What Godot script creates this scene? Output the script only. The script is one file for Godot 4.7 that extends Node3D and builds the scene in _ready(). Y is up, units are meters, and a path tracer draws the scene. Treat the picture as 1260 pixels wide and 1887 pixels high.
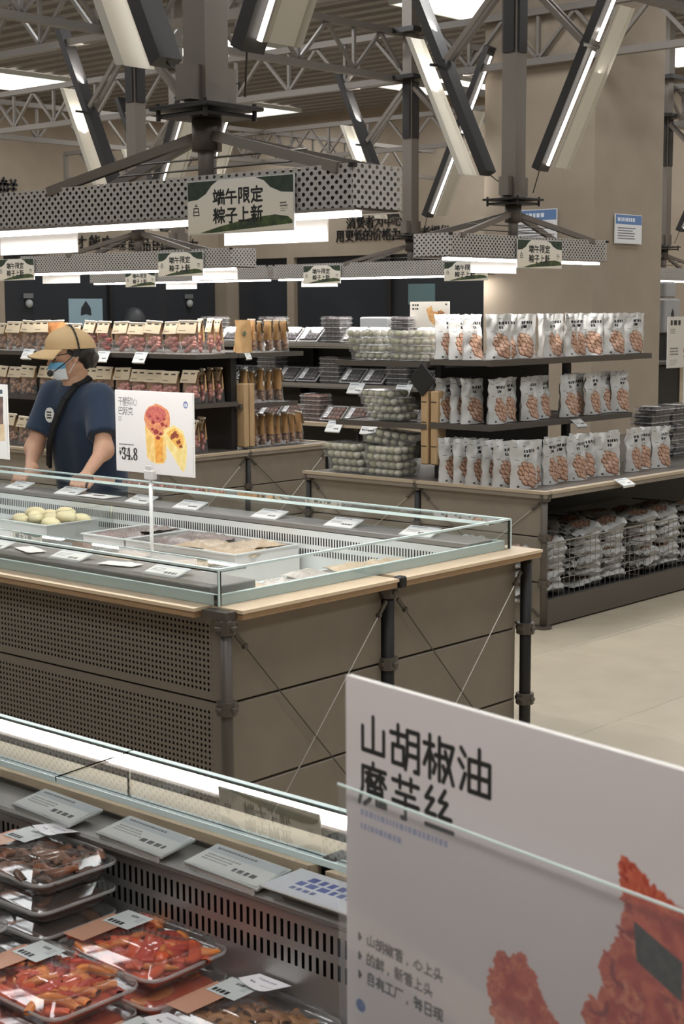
extends Node3D

# ------------------------------------------------------------------ naming and metadata
var used := {}
var rng := RandomNumberGenerator.new()
const ORD := ["first", "second", "third", "fourth", "fifth", "sixth", "seventh", "eighth", "ninth", "tenth", "eleventh", "twelfth", "thirteenth", "fourteenth", "fifteenth", "sixteenth", "seventeenth", "eighteenth"]

func numbered(n: String) -> String:
	if not used.has(n):
		used[n] = 0
		return n
	used[n] += 1
	return "%s_%03d" % [n, used[n]]

func tag(o: Node3D, label: String, category: String, group := "") -> Node3D:
	o.set_meta("label", label)
	o.set_meta("category", category)
	if group:
		o.set_meta("group", group)
	return o

func thing(called: String, label: String, category: String, at := Vector3.ZERO, turn := 0.0, group := "") -> Node3D:
	var o := Node3D.new()
	o.name = numbered(called)
	add_child(o)
	o.position = at
	o.rotation.y = turn
	tag(o, label, category, group)
	return o

func obj(called: String, m: MB, mat: Material, parent: Node = null, smooth := false) -> MeshInstance3D:
	var o := MeshInstance3D.new()
	o.mesh = m.commit(smooth)
	o.material_override = mat
	if parent == null or parent == self:
		o.name = numbered(called)
		add_child(o)
	else:
		o.name = called
		parent.add_child(o, true)
	return o

func shared(called: String, mesh: Mesh, mat: Material, parent: Node, xf := Transform3D.IDENTITY) -> MeshInstance3D:
	var o := MeshInstance3D.new()
	o.mesh = mesh
	o.material_override = mat
	o.name = called if parent != self else numbered(called)
	parent.add_child(o, true)
	o.transform = xf
	return o

func struct(called: String, m: MB, mat: Material) -> MeshInstance3D:
	var o := obj(called, m, mat)
	o.set_meta("kind", "structure")
	return o

func dup(root: Node3D, at: Vector3, turn: float, label: String, group := "") -> Node3D:
	var r: Node3D = root.duplicate()
	r.name = numbered(String(root.name).split("_0")[0])
	add_child(r)
	r.position = at
	r.rotation = Vector3(0, turn, 0)
	r.set_meta("label", label)
	if group:
		r.set_meta("group", group)
	return r

# ------------------------------------------------------------------ mesh builder (corners are given counter-clockwise seen from outside)
class MB:
	var v := PackedVector3Array()
	var t := PackedVector2Array()
	var xf := Transform3D.IDENTITY
	func tri(a: Vector3, b: Vector3, c: Vector3, ua := Vector2.ZERO, ub := Vector2.ZERO, uc := Vector2.ZERO) -> void:
		v.append(xf * a); v.append(xf * c); v.append(xf * b)
		t.append(ua); t.append(uc); t.append(ub)
	func quad(a: Vector3, b: Vector3, c: Vector3, d: Vector3) -> void:
		# uv: a = bottom left, b = bottom right, c = top right, d = top left
		tri(a, b, c, Vector2(0, 1), Vector2(1, 1), Vector2(1, 0))
		tri(a, c, d, Vector2(0, 1), Vector2(1, 0), Vector2(0, 0))
	func quadm(a: Vector3, b: Vector3, c: Vector3, d: Vector3, sx: float, sy: float) -> void:
		# uv in repeats: width / sx by height / sy
		var w := a.distance_to(b) / sx
		var h := a.distance_to(d) / sy
		tri(a, b, c, Vector2(0, h), Vector2(w, h), Vector2(w, 0))
		tri(a, c, d, Vector2(0, h), Vector2(w, 0), Vector2(0, 0))
	func box(c: Vector3, s: Vector3) -> MB:
		return span(c - s / 2.0, c + s / 2.0)
	func span(p: Vector3, q: Vector3) -> MB:
		var lo := Vector3(minf(p.x, q.x), minf(p.y, q.y), minf(p.z, q.z))
		var hi := Vector3(maxf(p.x, q.x), maxf(p.y, q.y), maxf(p.z, q.z))
		var a := Vector3(lo.x, lo.y, hi.z); var b := hi * Vector3(1, 0, 1) + Vector3(0, lo.y, 0)
		var c := hi; var d := Vector3(lo.x, hi.y, hi.z)
		var e := lo; var f := Vector3(hi.x, lo.y, lo.z); var g := Vector3(hi.x, hi.y, lo.z); var h := Vector3(lo.x, hi.y, lo.z)
		quad(a, b, c, d); quad(f, e, h, g); quad(e, a, d, h); quad(b, f, g, c); quad(d, c, g, h); quad(e, f, b, a)
		return self
	func cbox(c: Vector3, s: Vector3, r: float) -> MB:
		# chamfered box: the shell of 24 corners
		var k := s / 2.0
		r = minf(r, minf(k.x, minf(k.y, k.z)) * 0.95)
		var P := func(x: int, y: int, z: int, ax: int) -> Vector3:
			var p := Vector3(x * (k.x - (0.0 if ax == 0 else r)), y * (k.y - (0.0 if ax == 1 else r)), z * (k.z - (0.0 if ax == 2 else r)))
			return c + p
		for sg in [-1, 1]:
			_face(P.call(sg, -1, -1, 0), P.call(sg, 1, -1, 0), P.call(sg, 1, 1, 0), P.call(sg, -1, 1, 0), Vector3(sg, 0, 0))
			_face(P.call(-1, sg, -1, 1), P.call(1, sg, -1, 1), P.call(1, sg, 1, 1), P.call(-1, sg, 1, 1), Vector3(0, sg, 0))
			_face(P.call(-1, -1, sg, 2), P.call(1, -1, sg, 2), P.call(1, 1, sg, 2), P.call(-1, 1, sg, 2), Vector3(0, 0, sg))
		for a in [-1, 1]:
			for b in [-1, 1]:
				_face(P.call(a, b, -1, 0), P.call(a, b, 1, 0), P.call(a, b, 1, 1), P.call(a, b, -1, 1), Vector3(a, b, 0))
				_face(P.call(a, -1, b, 0), P.call(a, 1, b, 0), P.call(a, 1, b, 2), P.call(a, -1, b, 2), Vector3(a, 0, b))
				_face(P.call(-1, a, b, 1), P.call(1, a, b, 1), P.call(1, a, b, 2), P.call(-1, a, b, 2), Vector3(0, a, b))
				for d in [-1, 1]:
					_tri3(P.call(a, b, d, 0), P.call(a, b, d, 1), P.call(a, b, d, 2), Vector3(a, b, d))
		return self
	func _face(a: Vector3, b: Vector3, c: Vector3, d: Vector3, out: Vector3) -> void:
		if (b - a).cross(c - a).dot(out) < 0.0:
			quad(a, d, c, b)
		else:
			quad(a, b, c, d)
	func _tri3(a: Vector3, b: Vector3, c: Vector3, out: Vector3) -> void:
		if (b - a).cross(c - a).dot(out) < 0.0:
			tri(a, c, b)
		else:
			tri(a, b, c)
	func bar(p: Vector3, q: Vector3, w: float, h: float, up := Vector3.UP) -> MB:
		# a straight bar of section w (across) by h (along up)
		var z := (q - p).normalized()
		if absf(z.dot(up)) > 0.98:
			up = Vector3.RIGHT
		var x := up.cross(z).normalized()
		var y := z.cross(x)
		var old := xf
		xf = old * Transform3D(Basis(x, y, z), (p + q) / 2.0)
		span(Vector3(-w / 2, -h / 2, -p.distance_to(q) / 2), Vector3(w / 2, h / 2, p.distance_to(q) / 2))
		xf = old
		return self
	func tube(p: Vector3, q: Vector3, r: float, n := 8, r2 := -1.0, caps := true) -> MB:
		if r2 < 0.0:
			r2 = r
		var z := (q - p).normalized()
		var up := Vector3.UP if absf(z.y) < 0.9 else Vector3.RIGHT
		var x := up.cross(z).normalized()
		var y := z.cross(x)
		for i in n:
			var a := TAU * i / n
			var b := TAU * (i + 1) / n
			var da := x * cos(a) + y * sin(a)
			var db := x * cos(b) + y * sin(b)
			quad(p + da * r, p + db * r, q + db * r2, q + da * r2)
			if caps:
				tri(p, p + db * r, p + da * r)
				tri(q, q + da * r2, q + db * r2)
		return self
	func path(pts: Array, r: float, n := 6) -> MB:
		for i in pts.size() - 1:
			tube(pts[i], pts[i + 1], r, n)
		return self
	func grid(rows: Array, flip := false, closed := false) -> MB:
		# rows of points; seen from outside, columns run right and rows run down
		var nr := rows.size()
		for i in nr - 1:
			var m: int = rows[i].size()
			for j in (m if closed else m - 1):
				var k := (j + 1) % m
				var a: Vector3 = rows[i + 1][j]; var b: Vector3 = rows[i + 1][k]; var c: Vector3 = rows[i][k]; var d: Vector3 = rows[i][j]
				var u0 := float(j) / (m - (0 if closed else 1)); var u1 := float(j + 1) / (m - (0 if closed else 1))
				var v0 := float(i) / (nr - 1); var v1 := float(i + 1) / (nr - 1)
				if flip:
					tri(b, a, d, Vector2(u1, v1), Vector2(u0, v1), Vector2(u0, v0)); tri(b, d, c, Vector2(u1, v1), Vector2(u0, v0), Vector2(u1, v0))
				else:
					tri(a, b, c, Vector2(u0, v1), Vector2(u1, v1), Vector2(u1, v0)); tri(a, c, d, Vector2(u0, v1), Vector2(u1, v0), Vector2(u0, v0))
		return self
	func ball(c: Vector3, r: Vector3, n := 10, m := 7) -> MB:
		var rows := []
		for i in m + 1:
			var th := PI * i / m
			var row := []
			for j in n:
				var a := -TAU * j / n
				row.append(c + Vector3(r.x * sin(th) * sin(a + PI), r.y * cos(th), r.z * sin(th) * cos(a + PI)))
			rows.append(row)
		return grid(rows, true, true)
	func prism(poly: PackedVector2Array, y0: float, y1: float) -> MB:
		# a polygon in x,z extruded along y
		var idx := Geometry2D.triangulate_polygon(poly)
		for i in range(0, idx.size(), 3):
			var a := poly[idx[i]]; var b := poly[idx[i + 1]]; var c := poly[idx[i + 2]]
			_tri3(Vector3(a.x, y1, a.y), Vector3(b.x, y1, b.y), Vector3(c.x, y1, c.y), Vector3.UP)
			_tri3(Vector3(a.x, y0, a.y), Vector3(b.x, y0, b.y), Vector3(c.x, y0, c.y), Vector3.DOWN)
		var cw := Geometry2D.is_polygon_clockwise(poly)
		for i in poly.size():
			var a := poly[i]; var b := poly[(i + 1) % poly.size()]
			if cw:
				quad(Vector3(a.x, y0, a.y), Vector3(b.x, y0, b.y), Vector3(b.x, y1, b.y), Vector3(a.x, y1, a.y))
			else:
				quad(Vector3(b.x, y0, b.y), Vector3(a.x, y0, a.y), Vector3(a.x, y1, a.y), Vector3(b.x, y1, b.y))
		return self
	func frame(lo: Vector3, hi: Vector3, th: float) -> MB:
		# four walls of an open box
		span(lo, Vector3(hi.x, hi.y, lo.z + th)); span(Vector3(lo.x, lo.y, hi.z - th), hi)
		span(Vector3(lo.x, lo.y, lo.z + th), Vector3(lo.x + th, hi.y, hi.z - th)); span(Vector3(hi.x - th, lo.y, lo.z + th), Vector3(hi.x, hi.y, hi.z - th))
		return self
	func commit(smooth := false) -> ArrayMesh:
		if smooth:
			var s := SurfaceTool.new()
			s.begin(Mesh.PRIMITIVE_TRIANGLES)
			s.set_smooth_group(0)
			for i in v.size():
				s.set_uv(t[i])
				s.add_vertex(v[i])
			s.generate_normals()
			return s.commit()
		var m := ArrayMesh.new()
		var arr := []
		arr.resize(Mesh.ARRAY_MAX)
		arr[Mesh.ARRAY_VERTEX] = v
		arr[Mesh.ARRAY_TEX_UV] = t
		m.add_surface_from_arrays(Mesh.PRIMITIVE_TRIANGLES, arr)
		return m

func mb() -> MB:
	return MB.new()

# ------------------------------------------------------------------ materials
var mats := {}
func mat(c: Color, rough := 0.7, metal := 0.0) -> StandardMaterial3D:
	var k := [c, rough, metal]
	if mats.has(k):
		return mats[k]
	var m := StandardMaterial3D.new()
	m.albedo_color = c
	m.roughness = rough
	m.metallic = metal
	mats[k] = m
	return m

func rgb(r: int, g: int, b: int) -> Color:
	return Color(r / 255.0, g / 255.0, b / 255.0)

func glow(c: Color, e: float) -> StandardMaterial3D:
	var m := StandardMaterial3D.new()
	m.albedo_color = c
	m.roughness = 0.5
	m.emission_enabled = true
	m.emission = c
	m.emission_energy_multiplier = e
	return m

func clear_film(c: Color, a: float, rough := 0.12) -> StandardMaterial3D:
	var m := StandardMaterial3D.new()
	m.albedo_color = Color(c.r, c.g, c.b, a)
	m.transparency = BaseMaterial3D.TRANSPARENCY_ALPHA
	m.roughness = rough
	m.metallic_specular = 0.8
	return m

func glass(c: Color, rough := 0.0) -> StandardMaterial3D:
	var m := StandardMaterial3D.new()
	m.albedo_color = Color(c.r, c.g, c.b, 0.0)
	m.refraction_enabled = true
	m.refraction_scale = 0.05
	m.roughness = rough
	m.transparency = BaseMaterial3D.TRANSPARENCY_ALPHA
	return m

func noise_mat(a: Color, b: Color, freq: float, scale: float, rough := 0.7, sd := 1, stretch := Vector3.ONE) -> StandardMaterial3D:
	var m := StandardMaterial3D.new()
	var n := FastNoiseLite.new()
	n.seed = sd
	n.frequency = freq
	n.fractal_octaves = 4
	var tx := NoiseTexture2D.new()
	tx.width = 256
	tx.height = 256
	tx.seamless = true
	tx.noise = n
	var g := Gradient.new()
	g.set_color(0, a)
	g.set_color(1, b)
	tx.color_ramp = g
	m.albedo_texture = tx
	m.uv1_triplanar = true
	m.uv1_scale = stretch * scale
	m.roughness = rough
	return m

func tex_mat(im: Image, rough := 0.6) -> StandardMaterial3D:
	var m := StandardMaterial3D.new()
	im.generate_mipmaps()
	m.albedo_texture = ImageTexture.create_from_image(im)
	m.roughness = rough
	return m

func hole_mat(c: Color, px: int, holes: Array, r: float, rough := 0.5, metal := 0.0) -> StandardMaterial3D:
	# a perforated sheet: holes cut by alpha
	var im := Image.create(px, px, false, Image.FORMAT_RGBA8)
	im.fill(Color(c.r, c.g, c.b, 1))
	for y in px:
		for x in px:
			for h in holes:
				for ox in [-px, 0, px]:
					for oy in [-px, 0, px]:
						if Vector2(x + 0.5, y + 0.5).distance_to(h * float(px) + Vector2(ox, oy)) < r * px:
							im.set_pixel(x, y, Color(c.r, c.g, c.b, 0))
	var m := StandardMaterial3D.new()
	m.albedo_texture = ImageTexture.create_from_image(im)
	m.transparency = BaseMaterial3D.TRANSPARENCY_ALPHA_SCISSOR
	m.alpha_scissor_threshold = 0.5
	m.roughness = rough
	m.metallic = metal
	return m

# ------------------------------------------------------------------ lettering: strokes on a 16 x 16 grid, two hex digits a point
const GLYPH := {
	"山": "818d 252dede5", "胡": "0484 4148 18787e1e18 929a8f 92f2ffdf 96f6 9afa", "椒": "0454 313f 350b 3659 8187 83a3 67b7 878f 6a5d aabc b3f3d9af b5ff",
	"油": "1234 0628 3a1f 55f5ff5f55 a1af 5afa", "魔": "8082 22f2 22290f 4484 6367 6447 6587 94e4 c3c7 b497 c4f7 58d8db5b58 979b 5ada 7b6d3f abaefefd dbcded",
	"芋": "13f3 5155 b1b5 37d7 1afa 878f6f", "丝": "4115551a6a b185c58aea 1efe",
	"端": "2133 0454 162a 564a 0c6b a1a4 7274e4e2 66f6 a699 797f 79f9ff 999e c9ce", "午": "4116 34d4 09f9 848f", "限": "111f 115145584a2a 81e1e787 84e4 818ebc a7ff e9cb",
	"定": "8082 1513f3f5 36d6 868e 8ada 484b1f 3c7efe", "粽": "1225 6255 0777 313f 380c 486b b0b2 8583f3f5 96e6 79f9 b9bf 9b7e dbfe", "子": "32d286 868f5f 08f8",
	"上": "717e 76d6 1efe", "新": "4042 1272 2335 6355 0686 1979 464f 3a1d 5a7d e1a2a98f a6f6 d6df",
	"消": "1234 0628 3a1f a1a5 6284 e2c4 666f 66e6efcf 69e9 6cec", "费": "21d1d32326f6e8 606638 a0a8 494d 49c9cd 8a7d2f 9def", "者": "23b3 7076 06f6 e1770b 59d9df5f59 5cdc",
	"为": "4153 15e5debe 81781f 89ab", "中": "24e4ea2a24 808f", "心": "270c 555d7ebecb 7396 c5fa", "用": "313a1f 31d1dfbf 35d5 39d9 818f", "更": "11f1 33d3d93933 36d6 81896d1f 4a9dff",
	"低": "4007 353f d1636d9b 66f6 a2b9edfb adcf", "的": "4033 13737e1e13 1878 b086 a3f3eebe a7ca", "价": "4007 353f a056 a1f6 878a6f c7cf", "格": "0454 313f 350b 3659 a066 92e269 84f9 8aeaef8f8a",
	"提": "0454 303f1e 0a58 71e1e67671 74e4 68f8 a8ae abeb 8a8c6f 8cbeff", "供": "4007 353f 8189 c1c9 64f4 59f9 8b5f cbff", "鲜": "4014 326254 14747b1b14 1878 444b 0e8d a1b3 e1d3 94f4 97e7 8bfb c4cf",
	"速": "1133 06363c0f 2d6fff 53f3 66e6ea6a66 a1ad 9a5d bafd", "度": "8082 22f2 22290f 45f5 7378c8c3 5ada9d3f 6bff", "才": "15f5 919f6e 961c", "能": "401464 5275 171f 17777f5f 1a7a 1c7c a0a6f6f4 f1a3 a8affffc f9ab",
	"实": "8082 1513f3f5 4567 2759 1bfb 958b2f 9cff", "现": "0262 0767 0c6b 323c 8189 81f1f9 b3b97f cacefefc", "商": "8082 12f2 5365 b3a5 262f 26e6efcf 674a a7ca 6ababe6e6a",
	"品": "41c1c64641 18686f1f18 a8f8ffafa8", "库": "8082 22f2 22290f 45f5 8358e8 3bfb a6af", "存": "13f3 70570d 484f 76d6a9 a9af8f 6bfb", "干": "22d2 08f8 828f",
	"酪": "0272 15656f1f15 2228 5258 1b6b a085 92e289 94f9 9aeaef9f9a", "软": "0262 301777 454f 0b7b a086 93f3e6 b5b97f b9ff", "巴": "22d2d828 222efefb 8288",
	"斯": "0383 212b 616b 2666 2868 0b8b 2c0f 6c8f f1a2a99f a6f6 d6df", "克": "13f3 8085 35d5da3a35 6a5d1f aaaefefc", "门": "2143 151f 62f2ffdf", "口": "22e2ee2e22", "，": "6c6e5f", "工": "22e2 828e 0efe", "日": "31d1df3f31 38d8",
	"自": "8062 32d2df3f32 36d6 3ada", "有": "13f3 70560b 46e6efcf 464f 49e9 4cec", "厂": "22f2 22290f", "每": "4014 33e3 46d6cfaf 464e 08f8 4cec", "香": "d112 04f4 828a 8429 84e9 49d9df4f49 4cdc", "头": "4263 2546 919a2f 0afa 9bef",
}

func stroke(im: Image, a: Vector2, b: Vector2, r: float, c: Color) -> void:
	var x0 := maxi(0, int(minf(a.x, b.x) - r - 1)); var x1 := mini(im.get_width() - 1, int(maxf(a.x, b.x) + r + 2))
	var y0 := maxi(0, int(minf(a.y, b.y) - r - 1)); var y1 := mini(im.get_height() - 1, int(maxf(a.y, b.y) + r + 2))
	for y in range(y0, y1 + 1):
		for x in range(x0, x1 + 1):
			var p := Vector2(x + 0.5, y + 0.5)
			var d := Geometry2D.get_closest_point_to_segment(p, a, b).distance_to(p) - r
			if d < 0.5:
				im.set_pixel(x, y, im.get_pixel(x, y).lerp(c, clampf(0.5 - d, 0.0, 1.0) * c.a))

func glyph_lines(ch: String) -> Array:
	var lines := []
	for s in GLYPH[ch].split(" "):
		var pts := []
		for i in range(0, s.length() - 1, 2):
			pts.append(Vector2(s.substr(i, 1).hex_to_int(), s.substr(i + 1, 1).hex_to_int()) / 15.0)
		lines.append(pts)
	return lines

func write(im: Image, text: String, x: float, y: float, size: float, r: float, c: Color, pitch := 1.12, wide := 1.0) -> void:
	for ch in text:
		if GLYPH.has(ch):
			for pts in glyph_lines(ch):
				for i in pts.size() - 1:
					stroke(im, Vector2(x, y) + pts[i] * size * Vector2(wide, 1), Vector2(x, y) + pts[i + 1] * size * Vector2(wide, 1), r, c)
		x += size * pitch * wide

func blob(im: Image, poly: PackedVector2Array, c: Color, c2: Color, freq := 0.05, sd := 3) -> void:
	# a printed shape with a mottled fill
	var n := FastNoiseLite.new()
	n.seed = sd
	n.frequency = freq
	var lo := poly[0]; var hi := poly[0]
	for p in poly:
		lo = lo.min(p); hi = hi.max(p)
	for y in range(maxi(0, int(lo.y)), mini(im.get_height() - 1, int(hi.y)) + 1):
		for x in range(maxi(0, int(lo.x)), mini(im.get_width() - 1, int(hi.x)) + 1):
			if Geometry2D.is_point_in_polygon(Vector2(x + 0.5, y + 0.5), poly):
				im.set_pixel(x, y, c.lerp(c2, clampf(0.5 + n.get_noise_2d(x, y) * 1.4, 0, 1)))

func oval(cx: float, cy: float, rx: float, ry: float, wob := 0.0, sd := 1, turn := 0.0) -> PackedVector2Array:
	var r := RandomNumberGenerator.new()
	r.seed = sd
	var out := PackedVector2Array()
	var n := 26
	for i in n:
		var k := 1.0 + r.randf_range(-wob, wob)
		out.append(Vector2(cx, cy) + Vector2(cos(TAU * i / n) * rx * k, sin(TAU * i / n) * ry * k).rotated(turn))
	return out

func page(w: int, h: int, c: Color) -> Image:
	var im := Image.create(w, h, false, Image.FORMAT_RGBA8)
	im.fill(c)
	return im

func small_print(im: Image, x: int, y: int, w: int, lines: int, lh: int, c: Color, sd := 1) -> void:
	# unreadably small lettering: rows of short dark marks
	var r := RandomNumberGenerator.new()
	r.seed = sd
	for l in lines:
		var px := x
		var stop := x + int(w * r.randf_range(0.7, 1.0))
		while px < stop:
			var k := r.randi_range(maxi(1, lh / 4), maxi(2, lh / 2))
			im.fill_rect(Rect2i(px, y + l * lh, k, maxi(1, lh / 2)), c)
			px += k + maxi(1, lh / 6)

# ------------------------------------------------------------------ shared materials
var M := {}
func make_materials() -> void:
	M.wall = noise_mat(rgb(150, 137, 121), rgb(158, 145, 129), 0.02, 0.5, 0.9, 4)
	M.deck = noise_mat(rgb(116, 110, 105), rgb(126, 120, 115), 0.03, 0.4, 0.6, 5)
	M.tile = noise_mat(rgb(194, 182, 160), rgb(206, 194, 172), 0.02, 0.7, 0.34, 6)
	M.grout = mat(rgb(150, 140, 122), 0.8)
	M.taupe = noise_mat(rgb(131, 121, 108), rgb(138, 128, 114), 0.03, 1.0, 0.5, 7)
	M.bronze = mat(rgb(92, 85, 78), 0.45, 0.2)
	M.black = mat(rgb(32, 31, 31), 0.5)
	M.dark = mat(rgb(52, 49, 47), 0.6)
	M.shelf = mat(rgb(84, 78, 72), 0.45, 0.1)
	M.steel = mat(rgb(150, 144, 136), 0.45, 0.5)
	M.truss = mat(rgb(122, 116, 110), 0.5, 0.15)
	M.post = mat(rgb(126, 118, 110), 0.42, 0.25)
	M.channel = mat(rgb(52, 50, 49), 0.4, 0.3)
	M.cream = mat(rgb(204, 198, 184), 0.5)
	M.tube = glow(Color(1.0, 0.97, 0.93), 3.0)
	M.led = glow(Color(1.0, 0.97, 0.95), 8.0)
	M.panel_glow = glow(Color(1.0, 0.98, 0.94), 1.6)
	M.wood = noise_mat(rgb(228, 204, 172), rgb(240, 218, 188), 0.03, 2.0, 0.45, 8, Vector3(1, 12, 0.6))
	M.wood_edge = noise_mat(rgb(160, 128, 94), rgb(178, 146, 112), 0.03, 2.0, 0.5, 9, Vector3(1, 12, 0.6))
	M.ply = noise_mat(rgb(176, 146, 108), rgb(194, 164, 124), 0.03, 2.0, 0.5, 10, Vector3(1, 0.4, 1))
	M.oak_edge = noise_mat(rgb(170, 154, 132), rgb(190, 174, 150), 0.03, 2.0, 0.5, 11, Vector3(0.5, 6, 0.5))
	M.white_metal = mat(rgb(222, 226, 224), 0.35, 0.1)
	M.stainless = mat(rgb(176, 176, 174), 0.38, 0.7)
	M.stainless_dark = mat(rgb(142, 139, 136), 0.42, 0.5)
	M.white = mat(rgb(236, 234, 230), 0.55)
	M.wire = mat(rgb(205, 198, 188), 0.35, 0.8)
	M.glass = glass(Color(0.985, 1.0, 0.997))
	M.glass_edge = mat(rgb(226, 246, 244), 0.3)
	M.seal = mat(rgb(226, 246, 245), 0.4)
	M.clear = clear_film(Color(0.8, 0.81, 0.81), 0.07, 0.06)
	M.clear_rim = clear_film(Color(0.96, 0.96, 0.95), 0.42, 0.25)
	M.film = clear_film(Color(0.9, 0.89, 0.88), 0.1, 0.08)
	M.kraft = noise_mat(rgb(200, 158, 106), rgb(214, 174, 124), 0.05, 6.0, 0.75, 12)
	M.kraft_pale = noise_mat(rgb(204, 182, 148), rgb(220, 198, 164), 0.05, 6.0, 0.75, 13)

func _ready() -> void:
	rng.seed = 11
	# camera
	var cam := Camera3D.new()
	cam.name = "camera"
	cam.fov = 36.24
	cam.near = 0.05
	cam.far = 200.0
	cam.transform = Transform3D(Basis(Vector3(0.66427872, -0.00474242, 0.74746993), Vector3(0.09932059, 0.99167312, -0.08197471), Vector3(-0.74085708, 0.12869321, 0.65921836)), Vector3(0, 1.62, 0))
	add_child(cam)
	cam.current = true
	# surroundings: night outside
	var env := Environment.new()
	env.background_mode = Environment.BG_COLOR
	env.background_color = rgb(14, 15, 19)
	env.tonemap_mode = Environment.TONE_MAPPER_LINEAR
	env.tonemap_exposure = EXPOSURE
	env.sdfgi_enabled = true
	env.ssao_enabled = true
	env.ssil_enabled = true
	var we := WorldEnvironment.new()
	we.name = "surroundings"
	we.environment = env
	var ca := CameraAttributesPhysical.new()
	ca.frustum_focal_length = 35.0
	ca.frustum_focus_distance = 5.0
	ca.exposure_aperture = 15.0
	we.camera_attributes = ca
	add_child(we)
	make_materials()
	ceiling_lights()
	build_room()
	build_trusses()
	build_trees()
	build_mid_case()
	build_right_unit()
	build_bread_unit()
	build_dark_box_unit()
	build_far_right()
	build_person()
	build_front_case()
	build_front_sign()
	for c in get_children():
		if c.has_meta("label"):
			var n := String(c.get_meta("label")).split(" ", false).size()
			if n > 16 or n < 4:
				print(n, " ", c.name, ": ", c.get_meta("label"))

const EXPOSURE := 1.24
const PANEL_E := 3.6
const FRAME_E := 0.9
const TUBE_E := 0.35

func area(called: String, at: Vector3, size: Vector2, energy: float, c: Color, aim := Vector3.DOWN, spin := Vector3.BACK) -> void:
	var l := AreaLight3D.new()
	l.name = numbered(called)
	l.area_size = size
	l.area_normalize_energy = true
	l.light_energy = energy
	l.light_color = c
	l.area_range = 40.0
	l.area_attenuation = 2.0
	l.shadow_enabled = true
	add_child(l)
	var z := -aim.normalized()
	var x := spin.cross(z).normalized()
	l.transform = Transform3D(Basis(x, z.cross(x), z), at)

func ceiling_lights() -> void:
	var k := 0
	for ix in 5:
		for iz in 6:
			var c := Vector3(0.15 + 4.1 * ix, 4.49, 1.83 - 3.7 * iz)
			var t := thing("ceiling_light_panel", "square white ceiling light panel, %s row from the near wall, %s in its row" % [ORD[ix], ORD[iz]], "light panel", c, 0, "light panels in the corrugated ceiling")
			obj("frame", mb().frame(Vector3(-0.66, -0.005, -0.6), Vector3(0.66, 0.05, 0.6), 0.025), M.white_metal, t)
			obj("diffuser", mb().box(Vector3(0, 0.01, 0), Vector3(1.27, 0.008, 1.15)), M.panel_glow, t)
			area("ceiling_panel_lamp", c + Vector3(0, -0.02, 0), Vector2(1.2, 1.1), PANEL_E, Color(0.97, 0.985, 1.0))

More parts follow.
